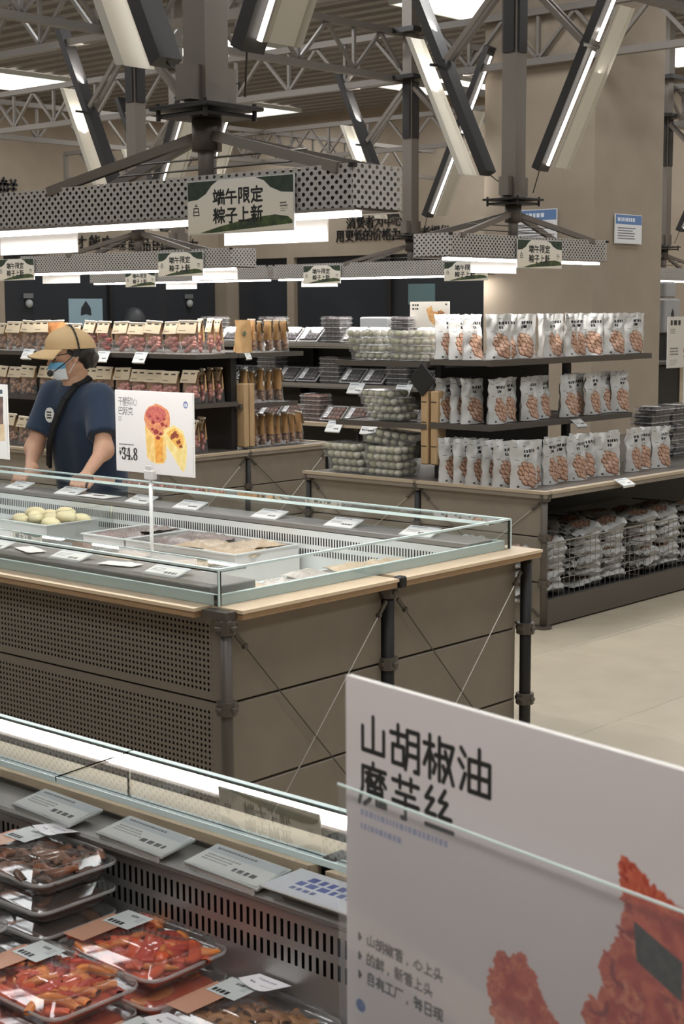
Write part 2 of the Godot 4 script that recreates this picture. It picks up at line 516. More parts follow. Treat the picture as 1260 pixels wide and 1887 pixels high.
# ------------------------------------------------------------------ the room
func build_room() -> void:
	# floor slab and the tiles in view
	struct("floor", mb().span(Vector3(-6, -0.2, -18.7), Vector3(18.2, -0.004, 8)), M.grout)
	var fl: Node = get_node("floor")
	var tm := mb().cbox(Vector3(0, -0.004, 0), Vector3(0.896, 0.008, 0.896), 0.002).commit()
	for i in range(0, 14):
		for j in range(0, 10):
			shared("floor_tile", tm, M.tile, fl, Transform3D(Basis.IDENTITY, Vector3(1.2 + 0.9 * i, 0, 0.85 - 0.9 * j)))
	var rest := mb()
	rest.span(Vector3(-6, -0.006, -18.5), Vector3(18, 0.0, -7.71)); rest.span(Vector3(-6, -0.006, 1.31), Vector3(18, 0, 8)); rest.span(Vector3(-6, -0.006, -7.7), Vector3(0.74, 0, 1.3)); rest.span(Vector3(13.36, -0.006, -7.7), Vector3(18, 0, 1.3))
	var r := obj("far_floor_tiles", rest, M.tile, fl)
	# ceiling: trapezoid deck with ribs running along z under a slab
	var d := mb()
	var x := -6.0
	while x < 18.0:
		var pr := [Vector2(x, 4.61), Vector2(x + 0.03, 4.55), Vector2(x + 0.15, 4.55), Vector2(x + 0.18, 4.61), Vector2(x + 0.27, 4.61)]
		for i in 4:
			var a: Vector2 = pr[i]; var b: Vector2 = pr[i + 1]
			d.quad(Vector3(a.x, a.y, -18.5), Vector3(b.x, b.y, -18.5), Vector3(b.x, b.y, 8), Vector3(a.x, a.y, 8))
		x += 0.27
	struct("ceiling", d, M.deck)
	struct("roof_slab", mb().span(Vector3(-6.2, 4.63, -18.7), Vector3(18.2, 4.8, 8.2)), M.deck)
	# walls with the window bands at night
	var w := mb()
	w.span(Vector3(18, 0, -18.7), Vector3(18.2, 0.9, 8)); w.span(Vector3(18, 2.42, -18.7), Vector3(18.2, 4.63, 8)); w.span(Vector3(18, 0.9, -13.0), Vector3(18.2, 2.42, 8)); w.span(Vector3(17.82, 0, -18.7), Vector3(18.2, 4.6, -18.32))
	struct("wall_back", w, M.wall)
	w = mb()
	w.span(Vector3(-6.2, 0, -18.7), Vector3(18, 0.9, -18.5)); w.span(Vector3(-6.2, 2.42, -18.7), Vector3(18, 4.63, -18.5)); w.span(Vector3(-6.2, 0.9, -18.7), Vector3(13.6, 2.42, -18.5))
	struct("wall_left", w, M.wall)
	struct("wall_near", mb().span(Vector3(-6.2, 0, -18.7), Vector3(-6, 4.63, 8)), M.wall)
	struct("wall_right", mb().span(Vector3(-6.2, 0, 8), Vector3(18.2, 4.63, 8.2)), M.wall)
	var pane := mat(rgb(56, 58, 62), 0.09)
	pane.metallic_specular = 0.3
	var k := 0
	for q in [[13.6, 15.55], [15.6, 17.8]]:
		k += 1
		struct("window_%d" % k, mb().span(Vector3(q[0], 0.9, -18.62), Vector3(q[1], 2.42, -18.58)), pane)
	for q in [[-18.3, -17.15], [-17.0, -15.1], [-15.05, -13.0]]:
		k += 1
		struct("window_%d" % k, mb().span(Vector3(18.08, 0.9, q[0]), Vector3(18.12, 2.42, q[1])), pane)
	struct("trim_1", mb().span(Vector3(18.0, 0.9, -17.15), Vector3(18.1, 2.42, -17.0)), M.wall)
	struct("trim_2", mb().span(Vector3(18.02, 0.9, -15.1), Vector3(18.1, 2.42, -15.05)), M.channel)
	struct("trim_3", mb().span(Vector3(15.55, 0.9, -18.6), Vector3(15.6, 2.42, -18.52)), M.channel)
	struct("trim_4", mb().span(Vector3(18.02, 2.2, -18.3), Vector3(18.1, 2.24, -13.0)), M.channel)
	# the big square pillar
	struct("pillar", mb().span(Vector3(10.0, 0, -7.4), Vector3(10.98, 4.63, -6.4)), M.wall)
	# things seen against the dark windows
	var t := thing("window_poster", "pale blue poster with a dark shield emblem in the dark window above the bread shelf", "poster", Vector3(15.12, 1.58, -18.574))
	obj("board", mb().box(Vector3(0, 0, 0), Vector3(0.64, 0.42, 0.012)), mat(rgb(150, 176, 188), 0.6), t)
	obj("shield_emblem", _shield(0.1, 0.11), mat(rgb(40, 46, 52), 0.6), t).position = Vector3(0.0, 0.07, 0.008)
	t = thing("window_poster", "small teal poster in the dark window behind the pastry sign", "poster", Vector3(18.074, 1.83, -14.5), -PI / 2)
	obj("board", mb().box(Vector3.ZERO, Vector3(0.5, 0.3, 0.012)), mat(rgb(96, 122, 126), 0.6), t)
	t = thing("dome_lamp_cover", "dark grey dome standing at the window above the bread bags", "dome", Vector3(15.75, 1.46, -18.2))
	var rows := []
	for i in 7:
		var th := PI / 2 * i / 6.0
		var row := []
		for j in 16:
			row.append(Vector3(0.17 * sin(th) * cos(TAU * j / 16.0), 0.2 * cos(th), -0.17 * sin(th) * sin(TAU * j / 16.0)))
		rows.append(row)
	obj("dome", mb().grid(rows, false, true), mat(rgb(70, 72, 76), 0.5), t, true)
	obj("stand", mb().tube(Vector3(0, -1.46, 0), Vector3(0, 0.02, 0), 0.05, 10), M.channel, t)
	for q in [[14.05, 1.72, "pale round wall lamp in the left window band beside the corner"], [15.3, 1.85, "small pale round lamp above the blue window poster"]]:
		t = thing("window_lamp", q[2], "lamp", Vector3(q[0] if q[1] < 1.8 else 17.2, 1.72, -18.53))
		obj("shade", mb().ball(Vector3.ZERO, Vector3(0.06, 0.06, 0.05), 10, 6), mat(rgb(170, 172, 172), 0.4), t, true)
		obj("plate", mb().box(Vector3(0, 0.11, -0.02), Vector3(0.17, 0.07, 0.02)), mat(rgb(110, 112, 114), 0.5), t)
	# wall lettering, cut-out letters fixed to the walls
	letters("wall_lettering", "black wall lettering in two lines on the back wall behind the lamps", "消费者为中心", Vector3(17.985, 2.99, -15.88), Vector3(0, 0, 1), 0.165, 1.11, "用更低的价格为消费者提供", Vector3(17.985, 2.80, -16.1))
	letters("wall_lettering", "black wall lettering in one line on the left wall above the windows", "速度，才能实现商品的新库存", Vector3(14.15, 2.72, -18.485), Vector3(1, 0, 0), 0.19, 1.32)
	letters("wall_lettering", "large single black character high on the left wall", "鲜", Vector3(13.56, 3.47, -18.485), Vector3(1, 0, 0), 0.3, 1.0)
	# notices on the pillar
	for q in [[Vector3(10.46, 2.21, -6.385), 0.0, 0.38, 0.22, "blue-headed notice on the right face of the big pillar"], [Vector3(9.985, 2.24, -6.92), -PI / 2, 0.42, 0.24, "blue-headed notice on the left face of the big pillar, half hidden by the light frame"]]:
		var im := page(192, 120, rgb(226, 226, 228))
		im.fill_rect(Rect2i(0, 0, 192, 40), rgb(98, 128, 176))
		small_print(im, 14, 12, 150, 1, 32, rgb(226, 232, 240), 17)
		small_print(im, 14, 54, 160, 5, 11, rgb(70, 70, 76), 7)
		t = thing("notice", q[4], "notice", q[0], q[1])
		obj("backing", mb().box(Vector3(0, 0, 0), Vector3(q[2], q[3], 0.008)), M.white, t)
		sheet("print", q[2] - 0.01, q[3] - 0.01, tex_mat(im), t, Vector3(0, 0, 0.0055))

func _shield(w: float, h: float) -> MB:
	var m := mb()
	var poly := PackedVector2Array([Vector2(-w, h), Vector2(0, h * 0.8), Vector2(w, h), Vector2(w * 0.9, 0), Vector2(0, -h), Vector2(-w * 0.9, 0)])
	m.xf = Transform3D(Basis(Vector3.RIGHT, -PI / 2), Vector3.ZERO).scaled(Vector3(1, -1, 1))
	m.prism(poly, -0.002, 0.002)
	return m

func sheet(called: String, w: float, h: float, m: Material, parent: Node, at: Vector3) -> MeshInstance3D:
	# a printed sheet facing +z
	var o := obj(called, _sheet(w, h), m, parent)
	o.position = at
	return o

func _sheet(w: float, h: float) -> MB:
	var m := mb()
	m.quad(Vector3(-w / 2, -h / 2, 0), Vector3(w / 2, -h / 2, 0), Vector3(w / 2, h / 2, 0), Vector3(-w / 2, h / 2, 0))
	return m

func letters(called: String, label: String, text: String, at: Vector3, along: Vector3, size: float, pitch: float, text2 := "", at2 := Vector3.ZERO) -> void:
	var t := thing(called, label, "lettering")
	for line in [[text, at], [text2, at2]]:
		var p: Vector3 = line[1]
		for ch in line[0]:
			var m := mb()
			for pts in glyph_lines(ch):
				for i in pts.size() - 1:
					var a: Vector2 = pts[i]; var b: Vector2 = pts[i + 1]
					var dd := (b - a).normalized() * 0.05
					a -= dd; b += dd
					m.bar(p + along * a.x * size - Vector3.UP * a.y * size, p + along * b.x * size - Vector3.UP * b.y * size, size * 0.1, 0.012, along.cross(Vector3.UP))
			obj("character", m, M.black, t)
			p += along * size * pitch

# ------------------------------------------------------------------ roof trusses
func build_trusses() -> void:
	var web := {}
	for q in [
		["z", -8.2, -2.0, 17.6, "roof truss over the bread shelves, running across the hall to the back wall"],
		["z", -5.02, -2.0, 17.6, "roof truss over the white pouch shelves, running across the hall"],
		["z", -13.9, 3.2, 17.6, "farthest roof truss along the left wall side"],
		["x", 3.24, -17.8, 4.0, "roof truss over the long glass freezer case"],
		["x", 7.05, -17.8, 4.0, "roof truss over the bread and pouch shelves, running along the aisles"],
		["x", 9.94, -13.9, 4.0, "roof truss in front of the big pillar, ending short of the left wall"],
		["x", 14.2, -17.8, 4.0, "roof truss behind the big pillar near the back wall"]]:
		var t := thing("roof_truss", q[4], "truss")
		var n := int(absf(q[3] - q[2]) / 0.62)
		var P := func(s: float, y: float) -> Vector3:
			return Vector3(s, y, q[1]) if q[0] == "z" else Vector3(q[1], y, s)
		obj("top_chord", mb().bar(P.call(q[2], 3.8), P.call(q[3], 3.8), 0.06, 0.05), M.truss, t)
		obj("bottom_chord", mb().bar(P.call(q[2], 3.44), P.call(q[3], 3.44), 0.06, 0.05), M.truss, t)
		obj("end_post", mb().bar(P.call(q[2], 3.44), P.call(q[2], 3.8), 0.05, 0.05), M.truss, t)
		var vm := mb().bar(Vector3(0, 3.46, 0), Vector3(0, 3.78, 0), 0.025, 0.025).commit()
		var st: float = (q[3] - q[2]) / n
		var d1 := mb().bar(P.call(0, 3.46) * _mask(q[0]), P.call(st / 2, 3.78) * _mask(q[0]), 0.025, 0.025).commit()
		var d2 := mb().bar(P.call(0, 3.46) * _mask(q[0]), P.call(-st / 2, 3.78) * _mask(q[0]), 0.025, 0.025).commit()
		for i in range(1, n):
			var s: float = q[2] + st * i
			for m in [vm, d1, d2]:
				shared("web_bar", m, M.truss, t, Transform3D(Basis.IDENTITY, P.call(s, 0)))

func _mask(a: String) -> Vector3:
	return Vector3(1, 1, 0) if a == "z" else Vector3(0, 1, 1)

# ------------------------------------------------------------------ lamp trees: a post with a light frame below and leaning tube lights above
var frame_mat: StandardMaterial3D
var sign_mat: StandardMaterial3D

func build_trees() -> void:
	frame_mat = hole_mat(rgb(188, 184, 179), 64, [Vector2(0.25, 0.25), Vector2(0.75, 0.75)], 0.2, 0.45, 0.2)
	sign_mat = tex_mat(sign_print())
	# post x, post z, "x"/"z" the frame runs along, frame low end, high end, line of the near long side, width
	lamp_tree(3.24, -3.405, "z", -4.75, -2.75, 3.14, 0.2, "over the long glass freezer case", [[-3.16, "largest hanging festival sign, black characters and green corners, on the near light frame"]], [[-3.24, "white sign back glowing under the right end of the nearest light frame"], [-4.36, "white sign back glowing at the left edge under the nearest light frame"]])
	lamp_tree(6.99, -8.02, "z", -9.17, -7.03, 6.88, 0.22, "over the bread bag shelves", [[-7.48, "hanging festival sign with green corners on the light frame over the bread shelves"], [-9.2, "hanging festival sign cut by the left edge of the photo, over the bread shelves"]], [[-7.42, "white sign back under the near end of the light frame over the bread shelves"], [-9.0, "white sign back under the far end of the light frame over the bread shelves"]])
	lamp_tree(7.045, -5.02, "x", 6.34, 7.8, -4.9, -0.24, "over the white pouch shelves", [[7.11, "hanging festival sign with green corners in front of the big pillar, over the white pouches"]], [[7.05, "white sign back glowing under the light frame in front of the big pillar"]])
	lamp_tree(9.94, -8.09, "z", -9.52, -7.28, 9.83, 0.22, "over the dark snack boxes", [[-8.95, "small hanging festival sign over the dark snack boxes, left one of the pair"], [-7.44, "small hanging festival sign beside the big pillar, partly covered by the nearer light frame"]], [[-9.2, "white sign back under the light frame over the dark snack boxes"]])
	lamp_tree(9.94, -10.85, "z", -12.0, -9.6, 9.83, 0.22, "farthest back, beyond the bread bag shelves", [[-11.25, "smallest hanging festival sign, on the farthest light frame"]], [[-10.95, "white sign back under the farthest light frame"]])
	lamp_tree(13.6, -7.9, "x", 12.4, 14.8, -7.8, -0.24, "behind the big pillar", [], [])
	lamp_tree(0.55, -0.2, "z", -1.3, 0.9, 0.45, 0.2, "over the near chilled case", [], [])

func sign_print() -> Image:
	var im := page(504, 180 * 504 / 504, rgb(232, 226, 210))
	# soft cream ground with dark green hills in three corners
	for y in 180:
		for x in 504:
			var k: float = clampf(y / 180.0 * 0.5, 0, 1)
			im.set_pixel(x, y, rgb(233, 228, 218).lerp(rgb(232, 218, 190), k))
	var g := rgb(54, 70, 52)
	blob(im, PackedVector2Array([Vector2(0, 0), Vector2(150, 0), Vector2(120, 16), Vector2(90, 44), Vector2(50, 62), Vector2(0, 66)]), g, rgb(40, 54, 42), 0.02)
	blob(im, PackedVector2Array([Vector2(330, 0), Vector2(504, 0), Vector2(504, 58), Vector2(450, 54), Vector2(400, 36), Vector2(370, 12)]), g, rgb(40, 54, 42), 0.02)
	blob(im, PackedVector2Array([Vector2(60, 178), Vector2(160, 158), Vector2(300, 136), Vector2(420, 128), Vector2(480, 136), Vector2(500, 150), Vector2(500, 160), Vector2(300, 170), Vector2(120, 179)]), rgb(78, 92, 50), rgb(48, 62, 44), 0.02)
	write(im, "端午限定", 128, 30, 52, 3.6, rgb(22, 24, 22), 1.16)
	write(im, "粽子上新", 128, 94, 52, 3.6, rgb(22, 24, 22), 1.16)
	# little lantern mark on the left and small print on the right
	for q in [[30, 92, 52, 92], [30, 92, 28, 116], [28, 116, 56, 116], [56, 116, 52, 92], [36, 84, 47, 84], [41, 78, 41, 84], [30, 104, 54, 104]]:
		stroke(im, Vector2(q[0], q[1]), Vector2(q[2], q[3]), 1.8, rgb(26, 28, 26))
	small_print(im, 444, 88, 36, 2, 10, rgb(60, 62, 56), 3)
	small_print(im, 446, 108, 32, 2, 7, rgb(120, 120, 110), 4)
	return im

func lamp_tree(px: float, pz: float, ax: String, lo: float, hi: float, side: float, wide: float, where: String, signs: Array, backs: Array) -> void:
	var t := thing("lamp_tree", "steel lamp post with tube lights and light frame, %s" % where, "lamp", Vector3(px, 0, pz), 0, "lamp posts with light frames")
	obj("post", mb().box(Vector3(0, 3.0, 0), Vector3(0.092, 1.6, 0.092)), M.post, t)
	var ch := mb()
	for s in [-1, 1]:
		ch.box(Vector3(s * 0.052, 3.22, 0), Vector3(0.012, 0.5, 0.07)); ch.box(Vector3(0, 3.22, s * 0.052), Vector3(0.07, 0.5, 0.012))
	obj("post_channel", ch, M.channel, t)
	var fl := mb()
	fl.cbox(Vector3(0, 2.2, 0), Vector3(0.24, 0.012, 0.24), 0.003); fl.cbox(Vector3(0, 2.178, 0), Vector3(0.2, 0.012, 0.2), 0.003)
	obj("flange", fl, M.channel, t)
	for a in 4:
		var d := Vector3(cos(PI / 4 + a * PI / 2), 0, sin(PI / 4 + a * PI / 2)) * 0.14
		obj("bolt", mb().tube(d + Vector3(0, 2.165, 0), d + Vector3(0, 2.215, 0), 0.007, 6), M.channel, t)
	for s in [-1, 1]:
		obj("lug", mb().box(Vector3(s * 0.07, 2.27, 0), Vector3(0.045, 0.1, 0.06)), M.post, t)
	obj("lower_rod", mb().tube(Vector3(0, 1.93, 0), Vector3(0, 2.18, 0), 0.028, 12), M.post, t, true)
	obj("hub", mb().tube(Vector3(0, 2.08, 0), Vector3(0, 2.17, 0), 0.045, 12), M.bronze, t, true)
	obj("cap_plate", mb().box(Vector3(0, 3.44, 0), Vector3(0.26, 0.03, 0.26)), M.channel, t)
	obj("cap_plate", mb().box(Vector3(0, 3.8, 0), Vector3(0.26, 0.04, 0.26)), M.channel, t)
	obj("post_top", mb().box(Vector3(0, 4.2, 0), Vector3(0.1, 0.76, 0.1)), M.post, t)
	# leaning tube lights, one each way along z
	for s in [-1.0, 1.0]:
		obj("arm", mb().bar(Vector3(0, 3.43, 0.05 * s), Vector3(0, 3.43, 0.72 * s), 0.05, 0.045), M.post, t)
		var top := Vector3(0, 3.6, 0.78 * s); var bot := Vector3(0, 2.35, 0.17 * s)
		for ox in [-0.028, 0.028]:
			obj("brace", mb().bar(Vector3(ox, 3.36, 0.05 * s), Vector3(ox, 2.98, 0.44 * s), 0.016, 0.03), M.post, t)
		var ax3 := (bot - top).normalized()
		var out := Vector3(0, 0, s)
		obj("light_channel", mb().bar(top, bot, 0.09, 0.05, out), M.channel, t)
		var mid := top.lerp(bot, 0.52)
		for q in [[0.06, 0.5], [0.54, 0.985]]:
			obj("tube_light", mb().tube(top.lerp(bot, q[0]) + out * 0.046, top.lerp(bot, q[1]) + out * 0.042, 0.0095, 8), M.tube, t)
		obj("knob", mb().tube(mid + Vector3(-0.1, 0, 0.03 * s), mid + Vector3(0.1, 0, 0.03 * s), 0.009, 6), M.channel, t)
		# trough-shaped reflector
		var prof := [Vector2(-0.075, 0.02), Vector2(-0.062, 0.0), Vector2(-0.05, 0.012), Vector2(0.05, 0.012), Vector2(0.062, 0.0), Vector2(0.075, 0.02)]
		var rf := mb()
		var a0 := top.lerp(bot, 0.38) + out * 0.12; var a1 := top.lerp(bot, 1.0) + out * 0.12
		for i in prof.size() - 1:
			var p: Vector2 = prof[i]; var q: Vector2 = prof[i + 1]
			for k in [0.0, 0.003]:
				rf.quad(a1 + Vector3(p.x, 0, 0) + out * (p.y + k), a1 + Vector3(q.x, 0, 0) + out * (q.y + k), a0 + Vector3(q.x, 0, 0) + out * (q.y + k), a0 + Vector3(p.x, 0, 0) + out * (p.y + k))
		obj("reflector", rf, M.cream, t)
		obj("stay_wire", mb().tube(bot, Vector3(0.1, 2.24, 0.06 * s), 0.003, 4), M.channel, t)
		var lp := Vector3(px, 0, pz) + top.lerp(bot, 0.5) + out * 0.056
		area("tube_lamp", lp, Vector2(0.018, 1.1), TUBE_E, Color(1.0, 0.99, 0.97), out, ax3.cross(out).cross(out))
	# the perforated frame
	var F := func(l: float, y: float, w: float) -> Vector3:
		return (Vector3(side + w, y, l) if ax == "z" else Vector3(l, y, side + w)) - Vector3(px, 0, pz)
	var b := 1.885; var h := 0.115
	for w in [0.0, wide]:
		var m := mb()
		m.quadm(F.call(lo, b, w), F.call(hi, b, w), F.call(hi, b + h, w), F.call(lo, b + h, w), 0.03, 0.027)
		obj("perforated_side", m, frame_mat, t)
		var ins := signf(wide) * (0.006 if w == 0.0 else -0.006)
		obj("inner_liner", mb().bar(F.call(lo + 0.008, b + h / 2, w + ins), F.call(hi - 0.008, b + h / 2, w + ins), 0.002, h - 0.01), M.bronze, t)
		obj("edge_rail", mb().bar(F.call(lo, b - 0.004, w), F.call(hi, b - 0.004, w), 0.012, 0.008), M.steel, t)
	for l in [lo, hi]:
		var m := mb()
		m.quadm(F.call(l, b, 0), F.call(l, b, wide), F.call(l, b + h, wide), F.call(l, b + h, 0), 0.03, 0.027)
		obj("perforated_end", m, frame_mat, t)
		obj("corner_clip", mb().box(F.call(l, b + h - 0.006, 0.0), Vector3(0.016, 0.012, 0.016)), M.channel, t)
	obj("strip_tray", mb().bar(F.call(lo + 0.01, b - 0.002, wide * 0.5), F.call(hi - 0.01, b - 0.002, wide * 0.5), absf(wide) - 0.012, 0.006), M.bronze, t)
	obj("light_strip", mb().bar(F.call(lo + 0.03, b - 0.014, wide * 0.22), F.call(hi - 0.03, b - 0.014, wide * 0.22), 0.05, 0.014), M.led, t)
	var mid2 := (lo + hi) / 2.0
	for s in [-1, 1]:
		for w in [0.0, wide]:
			var e := clampf((pz if ax == "z" else px) + 0.62 * s, lo + 0.05, hi - 0.05)
			obj("strut", mb().bar(Vector3(0, 2.13, 0), F.call(e, b + h - 0.01, w), 0.02, 0.028), M.post, t)
	for yy in [2.03, 2.06]:
		obj("tie_rod", mb().tube(F.call((pz if ax == "z" else px) - 0.4, yy, wide / 2), F.call((pz if ax == "z" else px) + 0.4, yy, wide / 2), 0.003, 4), M.steel, t)
	var c: Vector3 = F.call(mid2, b - 0.024, wide * 0.22) + Vector3(px, 0, pz)
	var big := hi - lo - 0.1
	area("frame_lamp", c, Vector2(0.04 if ax == "z" else big, big if ax == "z" else 0.04), (FRAME_E if px > 1.0 else 0.17) * (hi - lo) / 1.5, Color(1.0, 0.985, 0.97))
	# hanging promotion signs on the near side; the ones on the far side show their white backs
	for q in signs + backs:
		var far: bool = q in backs
		var sg := thing("hanging_sign", q[1], "sign", F.call(q[0], 1.908 if not far else 1.886, (wide + signf(wide) * 0.014) if far else -signf(wide) * 0.014) + Vector3(px, 0, pz), (-PI / 2 if ax == "z" else 0.0) + (PI if far else 0.0))
		obj("board", mb().box(Vector3(0, 0, -0.003), Vector3(0.42, 0.15, 0.005)), M.white, sg)
		sheet("print", 0.416, 0.146, sign_mat, sg, Vector3(0, 0, 0.0005))

# ------------------------------------------------------------------ shared shop fitting parts
const ROWS := [[0.582, 0.812], [0.346, 0.576], [0.11, 0.34]]
const UROWS := [[0.47, 0.682], [0.236, 0.464], [0.012, 0.23]]

func panels(t: Node3D, ax: String, at: float, a: float, b: float, rows: Array, called := "panel") -> void:
	# smooth metal panels: ax is the direction in which the face runs
	for r in rows:
		var m := mb()
		var c := (a + b) / 2.0; var y: float = (r[0] + r[1]) / 2.0
		if ax == "x":
			m.cbox(Vector3(c, y, at), Vector3(b - a, r[1] - r[0], 0.018), 0.003)
		else:
			m.cbox(Vector3(at, y, c), Vector3(0.018, r[1] - r[0], b - a), 0.003)
		obj(called, m, M.taupe, t)

func post_with_clamps(t: Node3D, x: float, z: float, top: float, ys: Array, m: Material, r := 0.017) -> void:
	obj("post", mb().tube(Vector3(x, 0.012, z), Vector3(x, top, z), r, 12), m, t, true)
	obj("foot_plate", mb().tube(Vector3(x, 0, z), Vector3(x, 0.014, z), 0.045, 12), m, t)
	for y in ys:
		var c := mb()
		c.tube(Vector3(x, y - 0.018, z), Vector3(x, y + 0.018, z), r + 0.011, 10)
		c.cbox(Vector3(x, y, z), Vector3(0.07, 0.012, 0.02), 0.002)
		c.cbox(Vector3(x, y, z), Vector3(0.02, 0.012, 0.07), 0.002)
		obj("clamp", c, M.bronze, t)

func cross_wires(t: Node3D, ax: String, at: float, a: float, b: float, lo: float, hi: float) -> void:
	for s in 2:
		var p := Vector3(a if s == 0 else b, hi, at); var q := Vector3(b if s == 0 else a, lo, at)
		if ax == "z":
			p = Vector3(at, hi, p.x); q = Vector3(at, lo, q.x)
		var d := (q - p).normalized()
		obj("cross_wire", mb().tube(p + d * 0.05, q - d * 0.05, 0.0021, 5), M.wire if s == 1 else M.bronze, t)
		obj("wire_hook", mb().bar(p, p + d * 0.055, 0.006, 0.012).tube(p + d * 0.05 - Vector3(0.006, 0, 0), p + d * 0.05 + Vector3(0.006, 0, 0), 0.008, 8), M.bronze, t)
		obj("wire_hook", mb().bar(q, q - d * 0.055, 0.006, 0.012), M.bronze, t)

var tag_mats := []
func price_prints() -> void:
	for k in 3:
		var im := page(192, 112, rgb(226, 226, 222))
		im.fill_rect(Rect2i(0, 0, 192, 36), rgb(198, 202, 204))
		small_print(im, 14, 10, 110, 1, 16, rgb(60, 62, 64), 20 + k)
		small_print(im, 14, 46, 90, 3, 12, rgb(130, 130, 130), 30 + k)
		small_print(im, 104, 70, 76, 1, 34, rgb(40, 42, 44), 40 + k)
		tag_mats.append(tex_mat(im, 0.4))

func price_tag(label: String, at: Vector3, turn: float, size: Vector2, tilt: float, group := "price tags", k := 0) -> Node3D:
	# a card in a plastic holder; local +z is the reader's side
	var t := thing("price_tag", label, "price tag", at, turn, group)
	var m := mb()
	m.xf = Transform3D(Basis(Vector3.RIGHT, -tilt), Vector3.ZERO)
	m.cbox(Vector3(0, 0, -0.002), Vector3(size.x, size.y, 0.005), 0.001)
	m.cbox(Vector3(0, -size.y / 2 + 0.002, -0.007), Vector3(size.x * 0.9, 0.004, 0.014), 0.001)
	obj("holder", m, M.white_metal, t)
	var p := mb()
	p.xf = Transform3D(Basis(Vector3.RIGHT, -tilt), Basis(Vector3.RIGHT, -tilt) * Vector3(0, 0, 0.0012))
	p.quad(Vector3(-size.x / 2 + 0.003, -size.y / 2 + 0.003, 0), Vector3(size.x / 2 - 0.003, -size.y / 2 + 0.003, 0), Vector3(size.x / 2 - 0.003, size.y / 2 - 0.003, 0), Vector3(-size.x / 2 + 0.003, size.y / 2 - 0.003, 0))
	obj("price_print", p, tag_mats[k % 3], t)
	return t

func slotted(t: Node3D, x: float, z0: float, z1: float, y0: float, y1: float, rows: Array, pitch: float, sw: float, m: Material) -> void:
	# a sheet metal wall facing -x with rows of upright slots
	var g := mb()
	var y := y1
	for r in rows + [[y0, y0]]:
		g.quad(Vector3(x, r[1], z0), Vector3(x, r[1], z1), Vector3(x, y, z1), Vector3(x, y, z0))
		y = r[0]
		if r[0] == r[1]:
			break
		var z := z0
		while z < z1 - pitch:
			g.quad(Vector3(x, r[0], z + sw), Vector3(x, r[0], z + pitch), Vector3(x, r[1], z + pitch), Vector3(x, r[1], z + sw))
			# thickness of the sheet on the slot's sides
			g.quad(Vector3(x, r[0], z + sw), Vector3(x + 0.004, r[0], z + sw), Vector3(x + 0.004, r[1], z + sw), Vector3(x, r[1], z + sw))
			z += pitch
		g.quad(Vector3(x, r[0], z), Vector3(x, r[0], z1), Vector3(x, r[1], z1), Vector3(x, r[1], z))
	obj("slotted_wall", g, m, t)
	obj("duct", mb().span(Vector3(x + 0.03, y0, z0), Vector3(x + 0.05, y1, z1)), M.black, t)

func pillow(w: float, d: float, h: float, sd: int, crimp := 0.12) -> MB:
	# a flat sealed pack lying on its back, y up, with wrinkles
	var n := FastNoiseLite.new()
	n.seed = sd
	n.frequency = 9.0
	var m := mb()
	var top := []; var bot := []
	for i in 11:
		var r1 := []; var r2 := []
		for j in 9:
			var u := j / 8.0 * 2 - 1; var v := i / 10.0 * 2 - 1
			var k := pow(maxf(0.0, 1 - pow(absf(u), 3.0)), 0.6) * pow(maxf(0.0, 1 - pow(maxf(0.0, (absf(v) - crimp) / (1 - crimp)), 2.4)), 0.7)
			var wr := n.get_noise_2d(u * w * 4, v * d * 4) * h * 0.55 * (0.4 + k)
			var x := u * w / 2 * (1 - 0.05 * k); var z := v * d / 2 * (1 - 0.04 * k)
			r1.append(Vector3(x, h * 0.5 + h * 0.5 * k + wr, z)); r2.append(Vector3(x, h * 0.5 - h * 0.5 * k + wr * 0.3 - 0.001, z))
		top.append(r1); bot.append(r2)
	m.grid(top); m.grid(bot, true)
	return m

